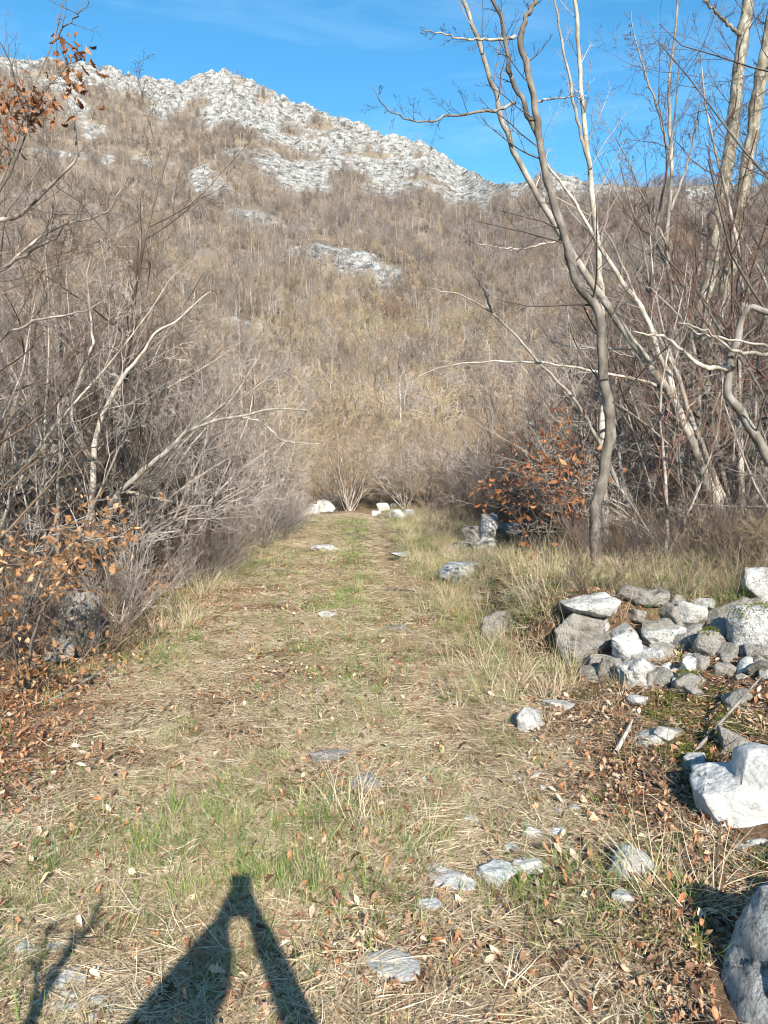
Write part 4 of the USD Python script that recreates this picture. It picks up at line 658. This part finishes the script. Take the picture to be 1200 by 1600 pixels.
# ------------------------------------------------------------------ grass, leaf litter, sticks
def blades(rng, n, rad, L, elev, droop, w, wig=0.12, seg=4):
    a = rng.uniform(0, 6.28, n); S = np.stack([rad * np.sqrt(rng.random(n)) * np.cos(a), rad * np.sqrt(rng.random(n)) * np.sin(a), np.full(n, -.004)], 1); b = a + rng.normal(0, 1.0, n); e = rng.uniform(*elev, n)
    D = np.stack([np.cos(e) * np.cos(b), np.cos(e) * np.sin(b), np.sin(e)], 1); l = rng.uniform(*L, n); P, R = shoots(rng, S, D, l, np.full(n, w), np.full(n, w * .2), seg, wig, -np.abs(rng.normal(droop, droop * .5 + .01, n)))
    P[..., 2] = np.maximum(P[..., 2], 0.002 + 0.012 * rng.random((n, 1))); T = norm(np.gradient(P, axis=1)); s = norm(np.cross(T, rng.normal(0, .35, (n, 1, 3)) + [0, 0, 1.0])); v = np.stack([P - s * R[..., None], P + s * R[..., None]], 2)
    i = np.arange(seg) * 2; f = np.concatenate([np.stack([i, i + 1, i + 3], 1), np.stack([i, i + 3, i + 2], 1)]); m = (seg + 1) * 2
    return v.reshape(-1, 3), (f[None] + (np.arange(n) * m)[:, None, None]).reshape(-1, 3)
def spots_on_ground(rng, n, dmin, dmax, power, weight, azw=0.62):
    d = (rng.random(n) * (dmax ** power - dmin ** power) + dmin ** power) ** (1 / power); az = rng.uniform(-azw, azw, n); x, y = d * np.sin(az), d * np.cos(az)
    k = rng.random(n) < np.clip(weight(x, y), 0, 1); x, y, d = x[k], y[k], d[k]
    st = np.array(STONES); near = cKDTree(st[:, :2]).query(np.stack([x, y], 1), k=3); k = (near[0] > st[near[1], 2]).all(1); x, y, d = x[k], y[k], d[k]; return x, y, base_z(x, y), d
def grass():
    rng = np.random.default_rng(11)
    def green(x, y):
        u = x - path_x(y); n = fb(x, y, 1.6, 3, 71) * 2; near = np.exp(-(((x + .45) / .5) ** 2 + ((y - 2.95) / .38) ** 2))
        return np.clip(0.10 + 0.7 * sst(0.15, .55, n) + 1.5 * near + 0.4 * np.exp(-((u - .1) / .28) ** 2) * sst(3.5, 5, y) + 0.4 * np.exp(-((u - 1.25) / .3) ** 2) * sst(4.5, 6, y) + 0.9 * np.exp(-((x + 2.1) ** 2 / .15 + (y - 6.6) ** 2 / .6)), 0, 1) * (1 - 0.75 * litter_mask(x, y))
    side = lambda x, y: 1 - 0.75 * sst(2.6, 4.5, np.abs(x - path_x(y)))
    thatch = [('tuft', blades(np.random.default_rng(600 + i), 30, .1, (.045, .15), (0.02, .5), .5, .0017), 'dry_blades', False) for i in range(6)]
    x, y, z, d = spots_on_ground(rng, 80000, 1.5, 24, 1.05, lambda x, y: (1 - .82 * litter_mask(x, y)) * side(x, y) * (.1 + .9 * sst(-.16, .12, fb(x, y, 2.6, 3, 72))))
    s = rng.uniform(.7, 1.2, len(x)) * (1 + .05 * np.maximum(d - 5, 0)); q = quats(rng.uniform(0, 6.28, len(x)), rng.normal(0, .1, len(x)), rng.uniform(0, 6.28, len(x)))
    instancer('dry_grass', thatch, np.stack([x, y, z + .004], 1), rng.integers(0, 6, len(x)), q, s, label='flattened straw-coloured dry grass carpeting the path', cat='grass')
    gr = [('tuft', blades(np.random.default_rng(620 + i), 16, .05, (.04, .13), (.6, 1.5), .5, .0015), 'green_blades', False) for i in range(5)]
    x, y, z, d = spots_on_ground(rng, 40000, 1.5, 22, 1.05, lambda x, y: green(x, y) * side(x, y)); s = rng.uniform(.6, 1.25, len(x)) * (1 + .04 * np.maximum(d - 5, 0))
    instancer('green_grass', gr, np.stack([x, y, z], 1), rng.integers(0, 5, len(x)), quats(rng.uniform(0, 6.28, len(x))), s, label='short fresh green grass sprouting through the straw', cat='grass')
    tall = [('tuft', blades(np.random.default_rng(640 + i), 34, .07, (.16, .42), (.5, 1.45), 1.1, .0016, .1, 5), 'dry_blades' if i < 4 else 'green_blades', False) for i in range(6)]
    def tw(x, y):
        u = x - path_x(y); return np.clip(.75 * np.exp(-((u - 1.35) / .38) ** 2) * sst(4.2, 5.5, y) + .6 * sst(1.4, 1.75, u) * sst(5.35, 5.75, y) * (1 - .55 * sst(2.0, 2.6, u) * sst(6.2, 7, y)) * (1 - sst(4, 6, u)) + .5 * np.exp(-((u + 1.75) / .3) ** 2) * sst(5.5, 7.5, y) + .03 * sst(.2, .5, fb(x, y, 1.2, 2, 73) * 2), 0, 1)
    x, y, z, d = spots_on_ground(rng, 26000, 2.2, 25, 1.2, tw); s = rng.uniform(.55, 1.1, len(x))
    instancer('long_grass', tall, np.stack([x, y, z], 1), rng.integers(0, 6, len(x)), quats(rng.uniform(0, 6.28, len(x)), rng.normal(0, .15, len(x)), rng.uniform(0, 6.28, len(x))), s, label='long pale grass in tufts along both edges of the path', cat='grass')
    lv = [('leaf', leaf_mesh(np.random.default_rng(660 + i), .07, None, i % 3 != 2), 'fallen_leaves' if i < 9 else 'rust_fallen_leaves', True) for i in range(18)]
    def lw(x, y): return np.clip(.3 + 1.3 * sst(.0, .2, -fb(x, y, 2.6, 3, 72)) * .45 + .7 * litter_mask(x, y), .06, 1)
    x, y, z, d = spots_on_ground(rng, 210000, 1.5, 20, 0.95, lw); n = len(x); s = .2 + .68 * rng.random(n) ** 2.2
    instancer('leaf_litter', lv, np.stack([x, y, z + rng.uniform(.006, .03, n)], 1), rng.integers(0, 9, n) + 9 * (rng.random(n) < np.where(x < -.5, .25 + .7 * litter_mask(x, y), .3)), quats(rng.uniform(0, 6.28, n), rng.normal(0, .45, n), rng.uniform(0, 6.28, n)), s, label='brown dead leaves strewn over path and banks', cat='leaf litter')
    tg = []
    for i in range(4):
        r2 = np.random.default_rng(680 + i); P, R = shoots(r2, np.array([[0, 0, .01]]), np.array([[1, 0, .05]]), np.array([.3]), np.array([.0035]), np.array([.0012]), 6, .12, 0); c, _ = crown_on(r2, P, R, np.array([.3]), [(5, .2, .7, .5, .6, 3, .15, 0, 3)], .001); tg.append(('twig', join([tubes(P, R, 4)] + c), 'brown_twigs', True))
    x, y, z, d = spots_on_ground(rng, 2600, 1.6, 14, 1.2, lambda x, y: .06 + .7 * litter_mask(x, y)); n = len(x)
    instancer('twig_litter', tg, np.stack([x, y, z + .012], 1), rng.integers(0, 4, n), quats(rng.uniform(0, 6.28, n), rng.normal(0, .12, n), rng.uniform(0, 6.28, n)), rng.uniform(.4, 1.3, n), label='thin broken twigs lying in the dead leaves', cat='twig litter')
grass()
def bank_moss():
    rng = np.random.default_rng(15); pr = [('cushion', blades(np.random.default_rng(690 + i), 46, .06, (.012, .03), (.5, 1.5), .3, .0022, .2, 2), 'moss', False) for i in range(3)]
    x, y, z, d = spots_on_ground(rng, 14000, 2.4, 7.5, 1.2, lambda x, y: sst(1.55, 1.9, x - path_x(y)) * sst(-.02, .3, fb(x, y, 2.2, 3, 81) * 2) ); n = len(x)
    instancer('bank_moss', pr, np.stack([x, y, z + .01], 1), rng.integers(0, 3, n), quats(rng.uniform(0, 6.28, n)), rng.uniform(.6, 1.4, n), label='olive moss on the bank around the tumbled wall', cat='moss')
bank_moss()
def stick(pa, pb, r, label, mat='pale_bark', lift=.05):
    a, b = ground_hit(*pa), ground_hit(*pb); a[2] += .02; b[2] += lift; P = spline([a, (a + b) / 2 + [0.01, 0, .015], b], 10); m = P.mean(0)
    p = obj('stick', tubes((P - m)[None], np.linspace(r, r * .4, 10)[None], 6), mat, smooth=True, label=label, cat='stick'); UsdGeom.Xformable(p).AddTranslateOp().Set(Gf.Vec3d(*m))
stick((80, 1100), (190, 1045), .014, 'pale fallen stick in the leaves under the left oak shrub'); stick((962, 1182), (988, 1138), .014, 'short grey stick standing in the litter before the wall'); stick((1085, 1182), (1215, 1095), .010, 'long straw-coloured stick leaning over the right stones', lift=.25)
stick((690, 1180), (560, 1172), .004, 'thin twig lying across the middle of the path', 'brown_bark', .02); stick((600, 925), (650, 930), .02, 'dark stick lying across the right track of the far path', 'dark_bark', .04)
def straw_heap():
    rng = np.random.default_rng(31); c = ground_hit(1055, 1400); n = 170; v, f = blades(rng, n, .16, (.15, .5), (.1, 1.0), .5, .0018, .06, 5); p = obj('straw_heap', (v, f), 'dry_blades', label='heap of long dry straw at the foot of the right-hand boulders', cat='straw', kind='stuff'); UsdGeom.Xformable(p).AddTranslateOp().Set(Gf.Vec3d(*map(float, c)))
straw_heap()
for i, (px, py, h) in enumerate([(985, 1255, .75), (1040, 1240, .55), (1030, 1120, .45), (800, 1040, .5), (770, 1070, .4), (720, 1100, .35), (895, 1060, .6)]):
    r2 = np.random.default_rng(700 + i); c = ground_hit(px, py); P, R = shoots(r2, np.zeros((4, 3)), np.stack([r2.normal(-.2, .25, 4), r2.normal(0, .2, 4), np.ones(4)], 1), h * r2.uniform(.6, 1, 4), np.full(4, .0022), np.full(4, .0007), 8, .05, -.1)
    p = obj('grass_stalks', tubes(P, R, 3), 'dry_blades', smooth=True, label=['tall pale stalks crossing the big white boulder', 'stalks left of the big white boulder', 'stalks in front of the mossy boulder', 'stalks beside the sunken grey stone', 'thin stalks in the grass strip right of the path', 'stalks at the edge of the right track', 'dry stalks before the tall brownish block'][i], cat='grass stalks'); UsdGeom.Xformable(p).AddTranslateOp().Set(Gf.Vec3d(*map(float, c)))

# ------------------------------------------------------------------ the photographer, behind the camera, and what else throws shade from there
def hull(bones):
    parts = []
    for (a, ra), (b, rb) in bones:
        s = [manifold3d.Manifold.sphere(r, 20).translate(list(map(float, p))) for p, r in ((a, ra), (b, rb))]; parts.append(manifold3d.Manifold.batch_hull(s))
    m = manifold3d.Manifold.batch_boolean(parts, manifold3d.OpType.Add).refine_to_length(.025).to_mesh(); t = trimesh.Trimesh(m.vert_properties[:, :3], m.tri_verts); trimesh.smoothing.filter_taubin(t, iterations=8); return t
def photographer():
    b = np.array([-.07, -.42, gz(-.07, -.42)]); t = thing('person', b, label='person in a dark jacket holding up a phone, seen only as a shadow', cat='person')
    A = lambda x, y, z: np.array([x, y, z]) - b
    hip, chest, neck, head = A(-.07, -.45, .88), A(-.07, -.46, 1.2), A(-.04, -.45, 1.38), A(-.015, -.42, 1.52)
    shl, shr = A(-.25, -.45, 1.32), A(.11, -.45, 1.32); ell, elr = A(-.35, -.2, 1.1), A(.25, -.16, 1.1); wl, wr = A(-.06, -.08, 1.43), A(.085, -.08, 1.43); hl, hr = A(-.042, -.05, 1.475), A(.055, -.05, 1.475)
    body = [((hip, .13), (chest, .15)), ((chest, .15), (A(-.07, -.46, 1.3), .10)), ((neck, .055), (head, .055)), ((head, .076), (A(-.012, -.40, 1.545), .07)), ((A(-.07, -.46, 1.3), .1), (neck, .06)),
            ((wl, .026), (hl, .028)), ((wr, .026), (hr, .028)), ((hl, .026), (A(-.03, -.035, 1.53), .013)), ((hr, .026), (A(.045, -.035, 1.53), .013))]
    arms = [((shl, .065), (ell, .05)), ((ell, .06), (wl, .042)), ((shr, .065), (elr, .05)), ((elr, .055), (wr, .036)), ((shl, .065), (A(-.07, -.46, 1.3), .1)), ((shr, .065), (A(-.07, -.46, 1.3), .1)), ((chest, .16), (A(-.07, -.46, 1.3), .12)), ((hip, .145), (chest, .16))]
    legs = []; feet = []
    for s in (-1, 1):
        k, an = A(-.07 + s * .1, -.44, .47), A(-.07 + s * .11, -.46, .08); legs += [((A(-.07 + s * .08, -.45, .86), .1), (k, .062)), ((k, .062), (an, .045))]; feet += [((an - [0, 0, .02], .05), (an + [0, .16, -.04], .04))]
    obj('body', hull(body + [((a, ra * .8), (c, rc * .8)) for (a, ra), (c, rc) in legs + arms]), 'skin', t, smooth=True); obj('jacket', hull(arms), 'jacket_cloth', t, smooth=True); obj('trousers', hull(legs + [((hip, .14), (hip + [0, 0, -.05], .13))]), 'trouser_cloth', t, smooth=True); obj('boots', hull(feet), 'boot_leather', t, smooth=True)
    obj('hair', hull([((A(-.015, -.435, 1.55), .08), (A(-.017, -.45, 1.51), .076))]), 'hair', t, smooth=True)
    ph = trimesh.creation.box((.078, .009, .155)); ph.apply_translation((.009, -.024, 1.525)); p = obj('phone', ph, 'phone_black', smooth=False, label='black phone held upright by the photographer', cat='phone')
photographer()
bs = make_tree(901, 'bare_shrub', 1.42, .085, 2, (0, 0), 'brown_bark', 'brown_twigs', [(12, .35, .6, .3, .5, 4, .1, .2, 4), (5, .2, .6, .5, .7, 3, .1, 0, 3)], n=6, spread=.14, rmin=.007, label='small bare shrub beside the camera whose shadow falls in the lower left', cat='shrub')
place(bs, on_ground(-.86, .05), 0)
